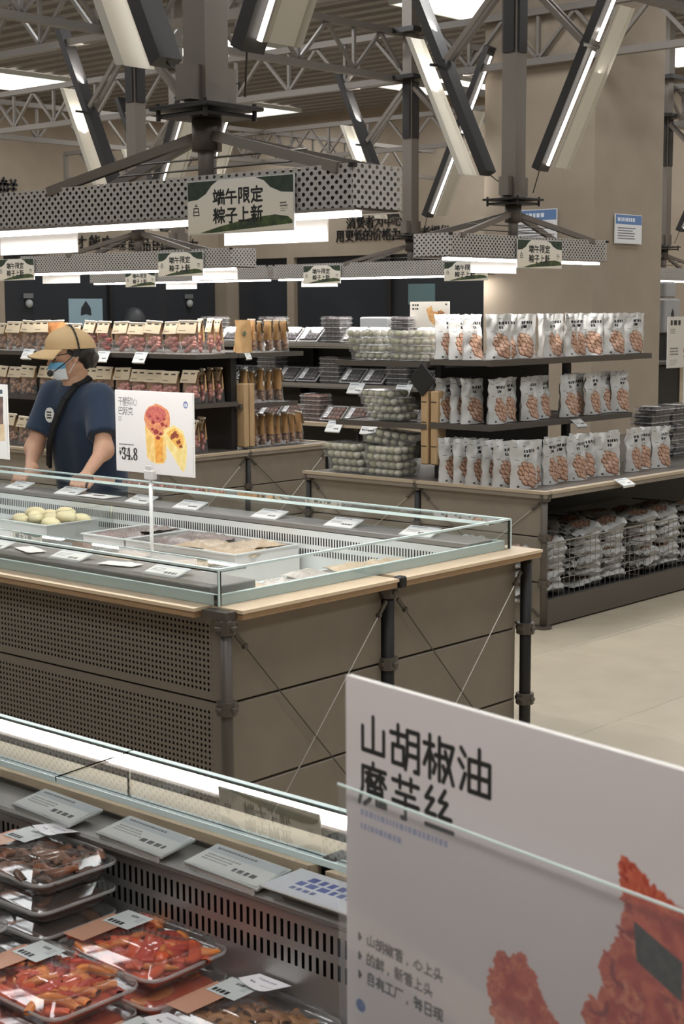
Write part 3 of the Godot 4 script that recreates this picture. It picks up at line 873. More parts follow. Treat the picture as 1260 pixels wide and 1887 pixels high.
# ------------------------------------------------------------------ the long freezer case in the middle
func build_mid_case() -> void:
	price_prints()
	var t := thing("freezer_case", "long island freezer case with glass top, wood rim and perforated brown side", "freezer case")
	var zf := -6.9
	var perf := hole_mat(rgb(124, 114, 104), 64, [Vector2(0.5, 0.5)], 0.27, 0.5, 0.1)
	for r in ROWS:
		for q in [[-4.86, -2.945], [-6.8, -4.88]]:
			var m := mb()
			m.quadm(Vector3(2.822, r[0] + 0.02, q[0] + 0.02), Vector3(2.822, r[0] + 0.02, q[1] - 0.034), Vector3(2.822, r[1] - 0.02, q[1] - 0.034), Vector3(2.822, r[1] - 0.02, q[0] + 0.02), 0.016, 0.0159)
			var p := obj("perforated_panel", m, perf, t)
			var b := mb()
			b.span(Vector3(2.822, r[0], q[0]), Vector3(2.836, r[0] + 0.02, q[1])); b.span(Vector3(2.822, r[1] - 0.02, q[0]), Vector3(2.836, r[1], q[1]))
			b.span(Vector3(2.822, r[0] + 0.02, q[0]), Vector3(2.836, r[1] - 0.02, q[0] + 0.02)); b.span(Vector3(2.822, r[0] + 0.02, q[1] - 0.034), Vector3(2.836, r[1] - 0.02, q[1]))
			obj("panel_border", b, mat(rgb(124, 114, 104), 0.5, 0.1), p)
	panels(t, "x", -2.935, 2.835, 3.462, ROWS)
	panels(t, "x", -2.935, 3.502, 4.14, ROWS)
	panels(t, "z", 4.165, -6.85, -2.95, ROWS)
	obj("carcass", mb().span(Vector3(2.85, 0.04, -6.85), Vector3(4.15, 0.6, -2.95)).span(Vector3(2.85, 0.6, -6.85), Vector3(2.88, 0.81, -2.95)).span(Vector3(4.1, 0.6, -6.85), Vector3(4.14, 0.81, -2.95)).span(Vector3(2.85, 0.6, -2.975), Vector3(4.14, 0.81, -2.95)), M.black, t)
	post_with_clamps(t, 2.8, -2.9, 0.815, [0.795, 0.579, 0.343], M.bronze)
	post_with_clamps(t, 3.482, -2.92, 0.815, [0.795, 0.579, 0.343], M.black, 0.02)
	post_with_clamps(t, 4.168, -2.905, 0.815, [0.579, 0.343], M.black, 0.019)
	cross_wires(t, "x", -2.905, 2.84, 3.458, 0.09, 0.77)
	cross_wires(t, "x", -2.905, 3.51, 4.14, 0.09, 0.77)
	# wood rim in boards
	for q in [[Vector3(2.765, 0, -4.85), Vector3(2.865, 0, -2.985)], [Vector3(2.765, 0, zf), Vector3(2.865, 0, -4.853)], [Vector3(2.825, 0, -2.98), Vector3(3.466, 0, -2.862)], [Vector3(3.5, 0, -2.98), Vector3(4.2, 0, -2.862)], [Vector3(4.1, 0, zf), Vector3(4.2, 0, -2.985)]]:
		obj("rim_board", mb().span(q[0] + Vector3(0, 0.831, 0), q[1] + Vector3(0, 0.84, 0)), M.wood, t)
		obj("rim_edge", mb().span(q[0] + Vector3(0.004, 0.814, 0.004), q[1] + Vector3(-0.004, 0.8309, -0.004)), M.wood_edge, t)
	obj("rim_corner", mb().span(Vector3(2.785, 0.814, -2.975), Vector3(2.825, 0.836, -2.885)), M.bronze, t)
	obj("rim_clamp", mb().cbox(Vector3(3.483, 0.828, -2.872), Vector3(0.03, 0.034, 0.03), 0.004), M.black, t)
	# glass guard
	var y0 := 0.842; var y1 := 0.938
	for q in [[Vector3(2.822, y0, zf), Vector3(2.832, y1, -2.948)], [Vector3(2.832, y0, -2.958), Vector3(4.13, y1, -2.948)], [Vector3(4.13, y0, zf), Vector3(4.14, y1, -2.948)]]:
		var g := obj("glass_guard", mb().span(q[0], q[1]), M.glass, t)
		obj("polished_edge", mb().span(Vector3(q[0].x - 0.0006, y1 - 0.003, q[0].z), Vector3(q[1].x + 0.0006, y1 + 0.003, q[1].z + 0.0006)), M.glass_edge, g)
	for q in [[2.832, 2.93], [4.03, 4.13]]:
		var g := obj("glass_cap", mb().span(Vector3(q[0], y1 - 0.008, zf), Vector3(q[1], y1, -2.96)), M.glass, t)
		var ex: float = q[1] if q[0] < 3 else q[0]
		obj("polished_edge", mb().span(Vector3(ex - 0.002, y1 - 0.009, zf), Vector3(ex + 0.002, y1 + 0.001, -2.96)), M.glass_edge, g)
	obj("corner_seal", mb().span(Vector3(2.82, y0, -2.949), Vector3(2.8255, y1, -2.9455)), M.glass_edge, t)
	obj("corner_seal", mb().span(Vector3(4.137, y0, -2.949), Vector3(4.142, y1, -2.9455)), M.glass_edge, t)
	for q in [[Vector3(2.838, 0.84, zf), Vector3(2.852, 0.868, -2.966)], [Vector3(2.838, 0.84, -2.978), Vector3(4.12, 0.868, -2.964)], [Vector3(4.112, 0.84, zf), Vector3(4.126, 0.868, -2.966)]]:
		obj("seal_strip", mb().span(q[0], q[1]), M.seal, t)
	# inside: ledges, liner, slotted wall
	obj("near_ledge", mb().cbox(Vector3(2.955, 0.862, (zf - 3.03) / 2), Vector3(0.17, 0.03, -3.03 - zf), 0.003).span(Vector3(2.872, 0.84, zf), Vector3(2.9, 0.852, -3.03)), M.stainless_dark, t)
	obj("far_ledge", mb().cbox(Vector3(4.04, 0.862, (zf - 3.0) / 2), Vector3(0.13, 0.02, -3.0 - zf), 0.003), M.stainless_dark, t)
	slotted(t, 3.975, zf, -3.02, 0.62, 0.852, [[0.802, 0.83], [0.764, 0.786]], 0.0125, 0.0055, M.white_metal)
	obj("liner", mb().span(Vector3(3.04, 0.62, zf), Vector3(3.05, 0.85, -3.0)).span(Vector3(3.04, 0.615, zf), Vector3(4.0, 0.625, -3.0)).span(Vector3(3.04, 0.62, -3.0), Vector3(3.97, 0.838, -2.985)).span(Vector3(3.04, 0.62, zf), Vector3(3.97, 0.84, zf + 0.01)), M.white_metal, t)
	obj("case_light", mb().span(Vector3(3.042, 0.83, zf + 0.2), Vector3(3.056, 0.845, -3.1)), M.tube, t)
	area("case_lamp", Vector3(3.06, 0.836, -4.9), Vector2(0.012, 3.5), 0.22, Color(0.93, 0.99, 1.0), Vector3(1, -0.25, 0), Vector3.UP)
	obj("glass_divider", mb().span(Vector3(3.1, 0.63, -4.74), Vector3(3.96, 0.86, -4.735)), M.glass, t)
	# price tags on both ledges
	var k := 0
	for z in [-3.24, -3.58, -3.94, -4.36, -4.64, -5.08, -5.42]:
		price_tag("flat price tag on the far ledge of the freezer case, %s from its near corner" % ORD[k], Vector3(4.03, 0.884, z), -PI / 2 + 0.08 * sin(k * 3.0), Vector2(0.13, 0.075), 1.25, "price tags on the freezer ledges", k)
		k += 1
	k = 0
	for z in [-3.28, -3.71, -4.09]:
		price_tag("flat price tag on the near ledge of the freezer case, %s from the glass corner" % ORD[k], Vector3(2.945, 0.888, z), -PI / 2, Vector2(0.14, 0.085), 1.3, "price tags on the freezer ledges", k + 1)
		k += 1
	var pc := thing("picture_card", "white card with a small picture on the far freezer ledge, next to the employee's hand", "card", Vector3(4.03, 0.876, -4.9), -PI / 2)
	var im := page(96, 64, rgb(236, 234, 232))
	blob(im, oval(48, 28, 20, 12, 0.2, 4), rgb(90, 84, 84), rgb(150, 130, 120), 0.1)
	var pm := obj("card", mb().box(Vector3.ZERO, Vector3(0.17, 0.002, 0.09)), M.white, pc)
	var ps := sheet("print", 0.166, 0.086, tex_mat(im), pc, Vector3(0, 0.0018, 0))
	ps.rotation.x = -PI / 2
	for q in [[-3.5, 0.2, "loose crumpled white slip on the near freezer ledge between two price tags"], [-3.93, -0.3, "loose white slip lying flat on the near freezer ledge, farther one"]]:
		tag(obj("paper_slip", pillow(0.06, 0.13, 0.006, int(q[0] * -100)), M.white, null, true), q[2], "paper").transform = Transform3D(Basis(Vector3.UP, q[1]), Vector3(2.96, 0.879, q[0]))
	# bins with frozen packs
	bin(Vector3(3.68, 0.63, -5.08), Vector3(3.93, 0.80, -4.79), "steel bin heaped with yellowish rolls behind the glass divider")
	bin(Vector3(3.64, 0.63, -4.52), Vector3(3.95, 0.80, -4.29), "steel bin left of the poster stand, its front face lit")
	bin(Vector3(3.64, 0.63, -4.28), Vector3(3.95, 0.80, -3.72), "long steel bin right of the poster stand, full of flat packs")
	bin(Vector3(3.2, 0.63, -4.24), Vector3(3.62, 0.775, -3.66), "wide low steel bin at the foot of the poster stand")
	bin(Vector3(3.36, 0.63, -3.33), Vector3(3.93, 0.79, -3.03), "steel bin along the near end of the freezer case")
	bin(Vector3(3.1, 0.63, -3.34), Vector3(3.35, 0.79, -3.03), "small steel bin right behind the near glass corner")
	bin(Vector3(3.15, 0.63, -4.95), Vector3(3.6, 0.74, -4.45), "low steel bin in the shade near the glass divider")
	var pk := [M.film, noise_mat(rgb(220, 206, 184), rgb(186, 158, 124), 0.03, 14.0, 0.3, 31), noise_mat(rgb(214, 208, 200), rgb(170, 160, 150), 0.03, 14.0, 0.25, 32), noise_mat(rgb(120, 104, 100), rgb(176, 166, 160), 0.03, 14.0, 0.25, 33)]
	k = 0
	for q in [[3.74, -4.42, 0.785, 3], [3.86, -4.4, 0.79, 3], [3.76, -4.15, 0.785, 3], [3.88, -4.12, 0.787, 3], [3.76, -3.98, 0.787, 1], [3.87, -3.86, 0.787, 1], [3.75, -3.82, 0.785, 1], [3.3, -4.12, 0.762, 2], [3.48, -4.1, 0.762, 1], [3.32, -3.85, 0.762, 2], [3.5, -3.8, 0.762, 1],
		[3.46, -3.17, 0.8, 2], [3.62, -3.15, 0.805, 1], [3.8, -3.17, 0.8, 1], [3.15, -3.16, 0.805, 1], [3.26, -3.12, 0.812, 2], [3.3, -4.6, 0.73, 2], [3.45, -4.7, 0.73, 2]]:
		var o := obj("frozen_pack", pillow(0.15, 0.2, 0.022, 50 + k), pk[q[3]], null, true)
		o.transform = Transform3D(Basis(Vector3.UP, rng.randf_range(-0.4, 0.4)) * Basis(Vector3.RIGHT, rng.randf_range(-0.12, 0.12)), Vector3(q[0], q[2], q[1]))
		tag(o, "flat freezer pack, %s" % ["leftmost dark one in the bin left of the stand", "right dark one in the bin left of the stand", "dark one at the left of the long bin", "dark one at the back of the long bin", "pale brown one in the middle of the long bin", "pale brown one at the far right of the long bin", "pale brown one at the front of the long bin", "whitish one at the left of the low bin by the stand", "tan one at the back left of the low bin by the stand", "whitish one at the front of the low bin by the stand", "tan one at the right of the low bin by the stand", "whitish one at the left of the near end bin", "tan one in the middle of the near end bin", "tan one at the right of the near end bin", "tan one right behind the glass corner", "whitish one right behind the glass corner", "whitish one in the shaded low bin", "farther whitish one in the shaded low bin"][k], "food pack", "packs in the freezer case")
		k += 1
	# pale rolls heaped in the left bin
	var roll := mb().ball(Vector3.ZERO, Vector3(0.03, 0.026, 0.055), 8, 6).commit(true)
	var rm := noise_mat(rgb(226, 210, 160), rgb(238, 228, 190), 0.05, 20.0, 0.6, 35)
	for i in 9:
		var o := shared("pale_roll", roll, rm, self, Transform3D(Basis(Vector3.UP, rng.randf_range(-0.5, 0.5)), Vector3(3.74 + 0.075 * (i % 3), 0.80 + 0.018 * (i % 2), -5.03 + 0.095 * (i / 3))))
		tag(o, "pale yellow roll heaped in the left bin of the freezer case, %s" % ["front row", "middle row", "back row"][i % 3] + ["", " centre", " right"][i / 3], "roll", "pale rolls in the left freezer bin")
	# posters on stands
	var po := poster_cake()
	poster_stand("white cheesecake price poster on a clamp stand in the freezer case", Vector3(3.5, 1.21, -3.96), -PI / 2 + 0.0, po, -0.015, true)
	var p2 := page(210, 148, rgb(226, 222, 218))
	blob(p2, PackedVector2Array([Vector2(90, 20), Vector2(200, 24), Vector2(198, 70), Vector2(196, 108), Vector2(110, 112), Vector2(80, 70)]), rgb(96, 76, 72), rgb(132, 106, 96), 0.03)
	blob(p2, PackedVector2Array([Vector2(80, 84), Vector2(202, 78), Vector2(202, 112), Vector2(100, 116)]), rgb(206, 178, 144), rgb(220, 196, 164), 0.03)
	p2.fill_rect(Rect2i(190, 10, 8, 8), rgb(70, 76, 90))
	poster_stand("white poster with a dark layered cake, cut by the left edge of the photo", Vector3(3.5, 1.21, -4.965), -PI / 2, tex_mat(p2), -0.1, false)

func bin(lo: Vector3, hi: Vector3, label: String) -> void:
	var t := thing("steel_bin", label, "bin")
	obj("body", mb().frame(lo, hi, 0.004).span(lo, Vector3(hi.x, lo.y + 0.004, hi.z)), mat(rgb(222, 220, 216), 0.4, 0.15), t)
	var e := mb()
	e.frame(Vector3(lo.x - 0.006, hi.y, lo.z - 0.006), Vector3(hi.x + 0.006, hi.y + 0.004, hi.z + 0.006), 0.012)
	obj("rolled_rim", e, M.white_metal, t)

func poster_cake() -> StandardMaterial3D:
	var im := page(840, 594, rgb(216, 214, 213))
	write(im, "干酪软心", 34, 46, 62, 1.9, rgb(52, 52, 54), 1.0, 0.86)
	write(im, "巴斯克", 34, 116, 62, 1.9, rgb(52, 52, 54), 1.02, 0.86)
	small_print(im, 34, 192, 40, 3, 13, rgb(110, 110, 112), 5)
	small_print(im, 34, 392, 170, 1, 18, rgb(70, 70, 72), 6); small_print(im, 34, 424, 140, 1, 16, rgb(90, 90, 92), 7); small_print(im, 34, 452, 44, 1, 14, rgb(90, 90, 92), 8)
	# round emblem
	blob(im, oval(768, 82, 24, 26), rgb(92, 110, 150), rgb(110, 126, 160), 0.05)
	stroke(im, Vector2(758, 92), Vector2(758, 76), 3, rgb(224, 226, 230)); stroke(im, Vector2(768, 96), Vector2(768, 72), 3, rgb(224, 226, 230)); stroke(im, Vector2(778, 92), Vector2(778, 76), 3, rgb(224, 226, 230))
	# the cheesecake and its cut slice
	blob(im, PackedVector2Array([Vector2(330, 250), Vector2(560, 260), Vector2(556, 470), Vector2(530, 510), Vector2(470, 522), Vector2(400, 510), Vector2(346, 480)]), rgb(226, 186, 108), rgb(236, 204, 136), 0.012, 11)
	blob(im, PackedVector2Array([Vector2(430, 300), Vector2(520, 330), Vector2(520, 505), Vector2(440, 512)]), rgb(220, 150, 62), rgb(232, 172, 86), 0.02, 12)
	blob(im, oval(465, 200, 142, 112, 0.05, 13), rgb(204, 128, 92), rgb(218, 152, 106), 0.02, 14)
	blob(im, oval(450, 165, 112, 60, 0.06, 15), rgb(176, 84, 84), rgb(200, 116, 100), 0.03, 16)
	for q in [[420, 220, 22], [470, 190, 18], [520, 230, 22], [450, 290, 28], [500, 300, 20], [380, 180, 14], [540, 190, 14], [470, 330, 24], [410, 270, 16], [560, 240, 14]]:
		blob(im, oval(q[0], q[1], q[2], q[2] * 0.62, 0.3, q[0]), rgb(128, 44, 52), rgb(162, 62, 60), 0.05, q[1])
	blob(im, PackedVector2Array([Vector2(530, 268), Vector2(640, 230), Vector2(735, 268), Vector2(770, 350), Vector2(776, 430), Vector2(760, 520), Vector2(738, 560), Vector2(716, 552), Vector2(640, 470), Vector2(560, 380)]), rgb(228, 204, 128), rgb(236, 218, 156), 0.015, 17)
	blob(im, PackedVector2Array([Vector2(560, 290), Vector2(650, 250), Vector2(730, 300), Vector2(745, 360), Vector2(690, 400), Vector2(620, 350)]), rgb(222, 166, 76), rgb(232, 186, 98), 0.03, 18)
	for q in [[650, 300, 34], [690, 350, 26], [620, 320, 20], [710, 380, 18]]:
		blob(im, oval(q[0], q[1], q[2], q[2] * 0.7, 0.35, q[0]), rgb(120, 54, 44), rgb(158, 84, 56), 0.05, q[1])
	return tex_mat(im, 0.5)

func poster_stand(label: String, c: Vector3, turn: float, print_mat: Material, stem_x: float, priced: bool) -> void:
	var t := thing("poster_stand", label, "poster", Vector3(c.x, 0, c.z), turn)
	obj("board", mb().box(Vector3(0, c.y, -0.004), Vector3(0.39, 0.278, 0.006)), M.white, t)
	sheet("print", 0.388, 0.276, print_mat, t, Vector3(0, c.y, 0.0005))
	obj("stem", mb().tube(Vector3(stem_x, 0.626, 0.004), Vector3(stem_x, c.y - 0.13, 0.004), 0.0065, 10), M.white_metal, t, true)
	obj("clamp", mb().cbox(Vector3(stem_x, c.y - 0.142, 0.004), Vector3(0.044, 0.034, 0.026), 0.004).cbox(Vector3(stem_x, c.y - 0.12, 0.011), Vector3(0.03, 0.02, 0.008), 0.002), mat(rgb(190, 190, 188), 0.35), t)
	obj("base", mb().tube(Vector3(stem_x, 0.626, 0.004), Vector3(stem_x, 0.634, 0.004), 0.04, 16), M.white_metal, t, true)
	if priced:
		price_text("34.8", t, Vector3(-0.164, c.y - 0.112, 0.0014), 0.058, 0.72)
		price_text("¥", t, Vector3(-0.176, c.y - 0.088, 0.0014), 0.022, 0.8)

func price_text(s: String, parent: Node, at: Vector3, size: float, squeeze: float) -> void:
	var tm := TextMesh.new()
	var f := SystemFont.new()
	f.font_names = PackedStringArray(["Droid Serif"])
	f.font_weight = 700
	tm.font = f
	tm.text = s
	tm.font_size = 64
	tm.pixel_size = size / 64.0
	tm.depth = 0.0004
	tm.horizontal_alignment = HORIZONTAL_ALIGNMENT_LEFT
	tm.vertical_alignment = VERTICAL_ALIGNMENT_BOTTOM
	var o := shared("price_lettering", tm, M.black, parent, Transform3D(Basis.from_scale(Vector3(squeeze, 1, 1)), at))

# ------------------------------------------------------------------ the display of white pouches
var pouch_protos := []
func make_pouch(sd: int) -> Node3D:
	if M.get("pouch_print") == null:
		var im := page(256, 352, rgb(198, 197, 194))
		small_print(im, 30, 34, 36, 1, 12, rgb(70, 70, 72), 2); small_print(im, 120, 30, 40, 1, 12, rgb(70, 70, 72), 3)
		small_print(im, 120, 58, 104, 1, 44, rgb(30, 30, 32), 12)
		small_print(im, 120, 92, 54, 1, 44, rgb(30, 30, 32), 13)
		small_print(im, 124, 128, 60, 4, 10, rgb(150, 148, 144), 6)
		small_print(im, 34, 132, 50, 1, 10, rgb(90, 90, 92), 7)
		# fried twists
		var k := 0
		for q in [[128, 178, 0.5], [176, 190, 0.55], [96, 206, 0.5], [142, 212, 0.5], [194, 226, 0.6], [84, 240, 0.45], [130, 246, 0.5], [182, 262, 0.5], [98, 276, 0.4], [148, 284, 0.45], [196, 298, 0.5], [120, 310, 0.4], [168, 322, 0.45]]:
			blob(im, oval(q[0], q[1] - 2, 44, 24, 0.12, 40 + k, q[2]), rgb(112, 78, 62), rgb(136, 96, 76), 0.08, k)
			blob(im, oval(q[0], q[1] - 6, 37, 15, 0.14, 60 + k, q[2]), rgb(186, 146, 122), rgb(212, 178, 156), 0.06, k + 20)
			k += 1
		im.fill_rect(Rect2i(40, 326, 18, 14), rgb(60, 58, 58))
		M.pouch_print = tex_mat(im, 0.32)
		M.pouch_back = mat(rgb(198, 197, 194), 0.32)
	var n := FastNoiseLite.new()
	n.seed = sd
	n.frequency = 1.0
	var w := 0.172; var h := 0.238
	var F := []; var B := []
	for i in 13:
		var rf := []; var rb := []
		for j in 10:
			var u := j / 9.0 * 2 - 1; var v := i / 12.0   # v = 0 at the top seal
			var fat := 0.034 * pow(clampf((v - 0.06) / 0.94, 0, 1), 0.7) * sqrt(maxf(0.0, 1 - pow(absf(u), 2.6)))
			var wr := n.get_noise_2d(u * 2.2, v * 3.0) * 0.02 * (1.0 - 0.5 * v) + n.get_noise_2d(u * 6.0 + 30, v * 5.0) * 0.006
			wr -= absf(n.get_noise_2d(u * 4.0 + v * 3.0 + 70, v * 1.2 - u)) * 0.03 * (1.15 - v) * (0.3 + 0.7 * sqrt(maxf(0.0, 1 - u * u)))
			var x := u * w / 2 * (1 - 0.05 * sin(v * PI)) + n.get_noise_1d(v * 2.0 + 9) * 0.005
			var y := h * (1 - v) + n.get_noise_1d(u * 1.6) * 0.008 * (1 - v)
			var lean := 0.012 * n.get_noise_1d(50) * (1 - v)
			rf.append(Vector3(x, y, fat + wr + lean)); rb.append(Vector3(x, y, -fat + wr + lean - 0.0008))
		F.append(rf); B.append(rb)
	var t := Node3D.new()
	t.name = "snack_pouch"
	obj("front_panel", mb().grid(F), M.pouch_print, t, true)
	obj("back_panel", mb().grid(B, true), M.pouch_back, t, true)
	var s := mb()
	for j in 9:
		s.quad(B[12][j], B[12][j + 1], F[12][j + 1], F[12][j])
	obj("bottom_gusset", s, M.pouch_back, t)
	return t

func place_pouch(k: int, at: Vector3, turn: float, label: String, group: String, basis := Basis.IDENTITY) -> void:
	var o := dup(pouch_protos[k % pouch_protos.size()], at, turn, label, group)
	o.set_meta("category", "snack pouch")
	if basis != Basis.IDENTITY:
		o.transform = Transform3D(basis, at)

func build_right_unit() -> void:
	var t := thing("display_shelf", "brown display island with shelves of white snack pouches and a wire basket below", "display shelf")
	panels(t, "z", 6.54, -5.245, -4.455, UROWS)
	panels(t, "z", 6.54, -6.05, -5.275, UROWS)
	obj("inner_wall", mb().span(Vector3(6.552, 0.02, -6.04), Vector3(6.57, 0.68, -4.5)).span(Vector3(6.55, 0.02, -5.28), Vector3(10, 0.68, -5.24)), M.black, t)
	obj("back_wall", mb().span(Vector3(6.55, 0.02, -6.06), Vector3(10, 0.68, -6.03)), M.taupe, t)
	obj("base_board", mb().span(Vector3(6.56, 0.01, -4.47), Vector3(10, 0.14, -4.44)), M.bronze, t)
	obj("basket_floor", mb().span(Vector3(6.57, 0.1, -5.24), Vector3(10, 0.12, -4.47)), M.black, t)
	post_with_clamps(t, 6.525, -4.44, 0.69, [0.67, 0.467, 0.233], M.bronze)
	post_with_clamps(t, 6.525, -5.26, 0.69, [0.67, 0.467, 0.233], M.black)
	post_with_clamps(t, 6.525, -6.06, 0.69, [0.67, 0.467, 0.233], M.black)
	cross_wires(t, "z", 6.524, -5.23, -4.47, 0.06, 0.64)
	cross_wires(t, "z", 6.524, -6.03, -5.29, 0.06, 0.64)
	# ledge
	obj("ledge_board", mb().span(Vector3(6.53, 0.684, -6.07), Vector3(10, 0.7, -4.45)), M.shelf, t)
	for q in [[Vector3(6.495, 0, -5.25), Vector3(6.535, 0, -4.41)], [Vector3(6.495, 0, -6.08), Vector3(6.535, 0, -5.27)], [Vector3(6.545, 0, -4.45), Vector3(10, 0, -4.405)]]:
		obj("ledge_lip", mb().span(q[0] + Vector3(0, 0.69, 0), q[1] + Vector3(0, 0.705, 0)), M.oak_edge, t)
		obj("ledge_edge", mb().span(q[0] + Vector3(0.004, 0.668, 0.004), q[1] + Vector3(-0.004, 0.689, -0.004)), M.taupe, t)
	# centre frame, wood panels and shelves
	obj("centre_panel", mb().span(Vector3(6.72, 0.7, -5.275), Vector3(7.75, 1.3, -5.255)), M.black, t)
	for q in [[-5.252, -5.2], [-5.32, -5.268]]:
		var wp := obj("wood_panel", mb().cbox(Vector3(6.66, 0.98, (q[0] + q[1]) / 2), Vector3(0.08, 0.4, 0.05), 0.006), M.ply, t)
		for y in [0.88, 1.01, 1.12]:
			obj("slot", mb().box(Vector3(6.6195, y, (q[0] + q[1]) / 2), Vector3(0.002, 0.005, 0.035)), M.black, wp)
	for x in [6.72, 7.95]:
		obj("upright", mb().box(Vector3(x, 1.02, -5.262), Vector3(0.04, 0.64, 0.04)), M.black, t)
	for q in [[1.35, 8.23, -4.85, -5.25], [1.01, 8.02, -4.85, -5.25], [1.335, 8.0, -5.28, -5.93], [1.0, 8.0, -5.28, -5.93]]:
		var sh := obj("shelf", mb().span(Vector3(6.62, q[0] - 0.02, q[3]), Vector3(q[1], q[0] - 0.004, q[2])), M.shelf, t)
		obj("shelf_lip", mb().frame(Vector3(6.615, q[0] - 0.03, q[3] if q[3] < q[2] else q[2]), Vector3(q[1], q[0], q[2] + 0.005), 0.006), M.shelf, sh)
		obj("shelf_lamp", mb().span(Vector3(6.7, q[0] - 0.036, q[2] - 0.08), Vector3(q[1] - 0.1, q[0] - 0.028, q[2] - 0.06)), M.steel, sh)
	var br := mb()
	br.xf = Transform3D(Basis(Vector3.RIGHT, PI / 4), Vector3(6.615, 1.24, -5.3))
	br.cbox(Vector3.ZERO, Vector3(0.012, 0.13, 0.13), 0.003)
	obj("bracket_plate", br, M.black, t)
	# pouches standing in files
	for k in 5:
		pouch_protos.append(make_pouch(200 + k * 7))
	var G := "white pouches on the display shelves"
	var tiers := [
		["top", 1.35, -4.92, [6.8, 6.9, 7.02, 7.12, 7.26, 7.37, 7.5, 7.6, 7.7, 7.82, 7.93, 8.06, 8.17], 3],
		["middle", 1.01, -4.92, [6.78, 6.94, 7.1, 7.28, 7.46, 7.62, 7.72, 7.92, 8.03, 8.22], 4],
		["bottom", 0.701, -4.62, [6.6, 6.72, 6.86, 6.98, 7.1, 7.26, 7.4, 7.54, 7.7, 7.84, 7.98], 5]]
	var n := 0
	for q in tiers:
		var k := 0
		for x in q[3]:
			if q[0] == "middle" and x > 8.1:
				continue
			place_pouch(n, Vector3(x, q[1], q[2] - 0.01 - 0.05 * (k % 2) + 0.01 * sin(n * 2.0)), rng.randf_range(-0.55, 0.3), "white snack pouch of fried twists, %s in the %s tier's front row" % [ORD[k], q[0]], G)
			n += 1
			k += 1
		for i in q[4]:
			var dz: float = -0.115 - 0.088 * i
			place_pouch(n, Vector3(6.71 + 0.01 * (i % 2) - (0.12 if q[0] == "bottom" else 0.0), q[1], q[2] + dz), rng.randf_range(-0.22, 0.02), "half-covered white snack pouch at the %s tier's left end, %s behind the front one" % [q[0], ORD[i]], G)
			n += 1
	# wire basket with pouches lying in stacks
	for b in 2:
		var x0: float = 6.6 + b * 1.02; var x1 := x0 + 1.0
		var w := thing("wire_basket", ["grey wire basket of white pouches at the near corner of the pouch display", "second grey wire basket along the pouch display, cut by the right edge"][b], "wire basket")
		var f := mb(); var sd := mb()
		for i in 21:
			var x := x0 + (x1 - x0) * i / 20.0
			f.tube(Vector3(x, 0.125, -4.5), Vector3(x, 0.415 - 0.0 * x, -4.5), 0.0018, 4, -1, false)
		for i in 7:
			f.tube(Vector3(x0, 0.125 + 0.048 * i, -4.5), Vector3(x1, 0.125 + 0.048 * i, -4.5), 0.0018, 4, -1, false)
			sd.tube(Vector3(x0, 0.125 + 0.048 * i, -4.5), Vector3(x0, 0.125 + 0.048 * i, -5.2), 0.0018, 4, -1, false); sd.tube(Vector3(x1, 0.125 + 0.048 * i, -4.5), Vector3(x1, 0.125 + 0.048 * i, -5.2), 0.0018, 4, -1, false)
		for i in 14:
			for x in [x0, x1]:
				sd.tube(Vector3(x, 0.125, -4.5 - 0.05 * i), Vector3(x, 0.415, -4.5 - 0.05 * i), 0.0018, 4, -1, false)
		obj("front_mesh", f, M.steel, w)
		obj("side_mesh", sd, M.steel, w)
		obj("top_wire", mb().path([Vector3(x0, 0.417, -4.5), Vector3(x1, 0.417, -4.5), Vector3(x1, 0.417, -5.2), Vector3(x0, 0.417, -5.2), Vector3(x0, 0.417, -4.5)], 0.004), M.steel, w)
	var COLS := [6.76, 6.99, 7.35, 7.58, 7.94, 8.17, 8.5]
	for c in COLS.size():
		var lay := 7 if c < 2 else 8
		for i in lay:
			var bs := Basis(Vector3.UP, PI / 2 + rng.randf_range(-0.16, 0.16)) * Basis(Vector3.RIGHT, -PI / 2 + rng.randf_range(-0.1, 0.1)) * Basis(Vector3.BACK, rng.randf_range(-0.1, 0.1))
			place_pouch(n, Vector3(COLS[c] - 0.12 + rng.randf_range(-0.012, 0.012), 0.155 + 0.041 * i, -4.625 + rng.randf_range(-0.015, 0.015)), 0, "white pouch lying in the wire basket, %s stack from the post, %s from below" % [ORD[c], ORD[i]], "pouches stacked in the wire baskets", bs)
			n += 1
		for i in 2:
			var bs := Basis(Vector3.UP, PI / 2 + rng.randf_range(-0.4, 0.4)) * Basis(Vector3.RIGHT, -PI / 2 + rng.randf_range(-0.25, 0.25))
			place_pouch(n, Vector3(COLS[c] - 0.1, 0.36 + 0.06 * i, -4.86 - 0.03 * i), 0, "pouch lying at the wire basket's dark back behind the %s stack, %s one" % [ORD[c], ["lower", "upper"][i]], "pouches stacked in the wire baskets", bs)
			n += 1
	for p in pouch_protos:
		p.free()
	price_tag("price tag tilted over the lip of the middle pouch shelf", Vector3(7.42, 0.985, -4.825), 0.0, Vector2(0.1, 0.075), 0.9, "price tags on the pouch display", 1)
	price_tag("price tag lying over the wooden ledge under the white pouches", Vector3(7.19, 0.7, -4.38), 0.0, Vector2(0.12, 0.07), 1.1, "price tags on the pouch display", 2)
	# trays of dumplings on the left end
	var proto := make_tray()
	n = 0
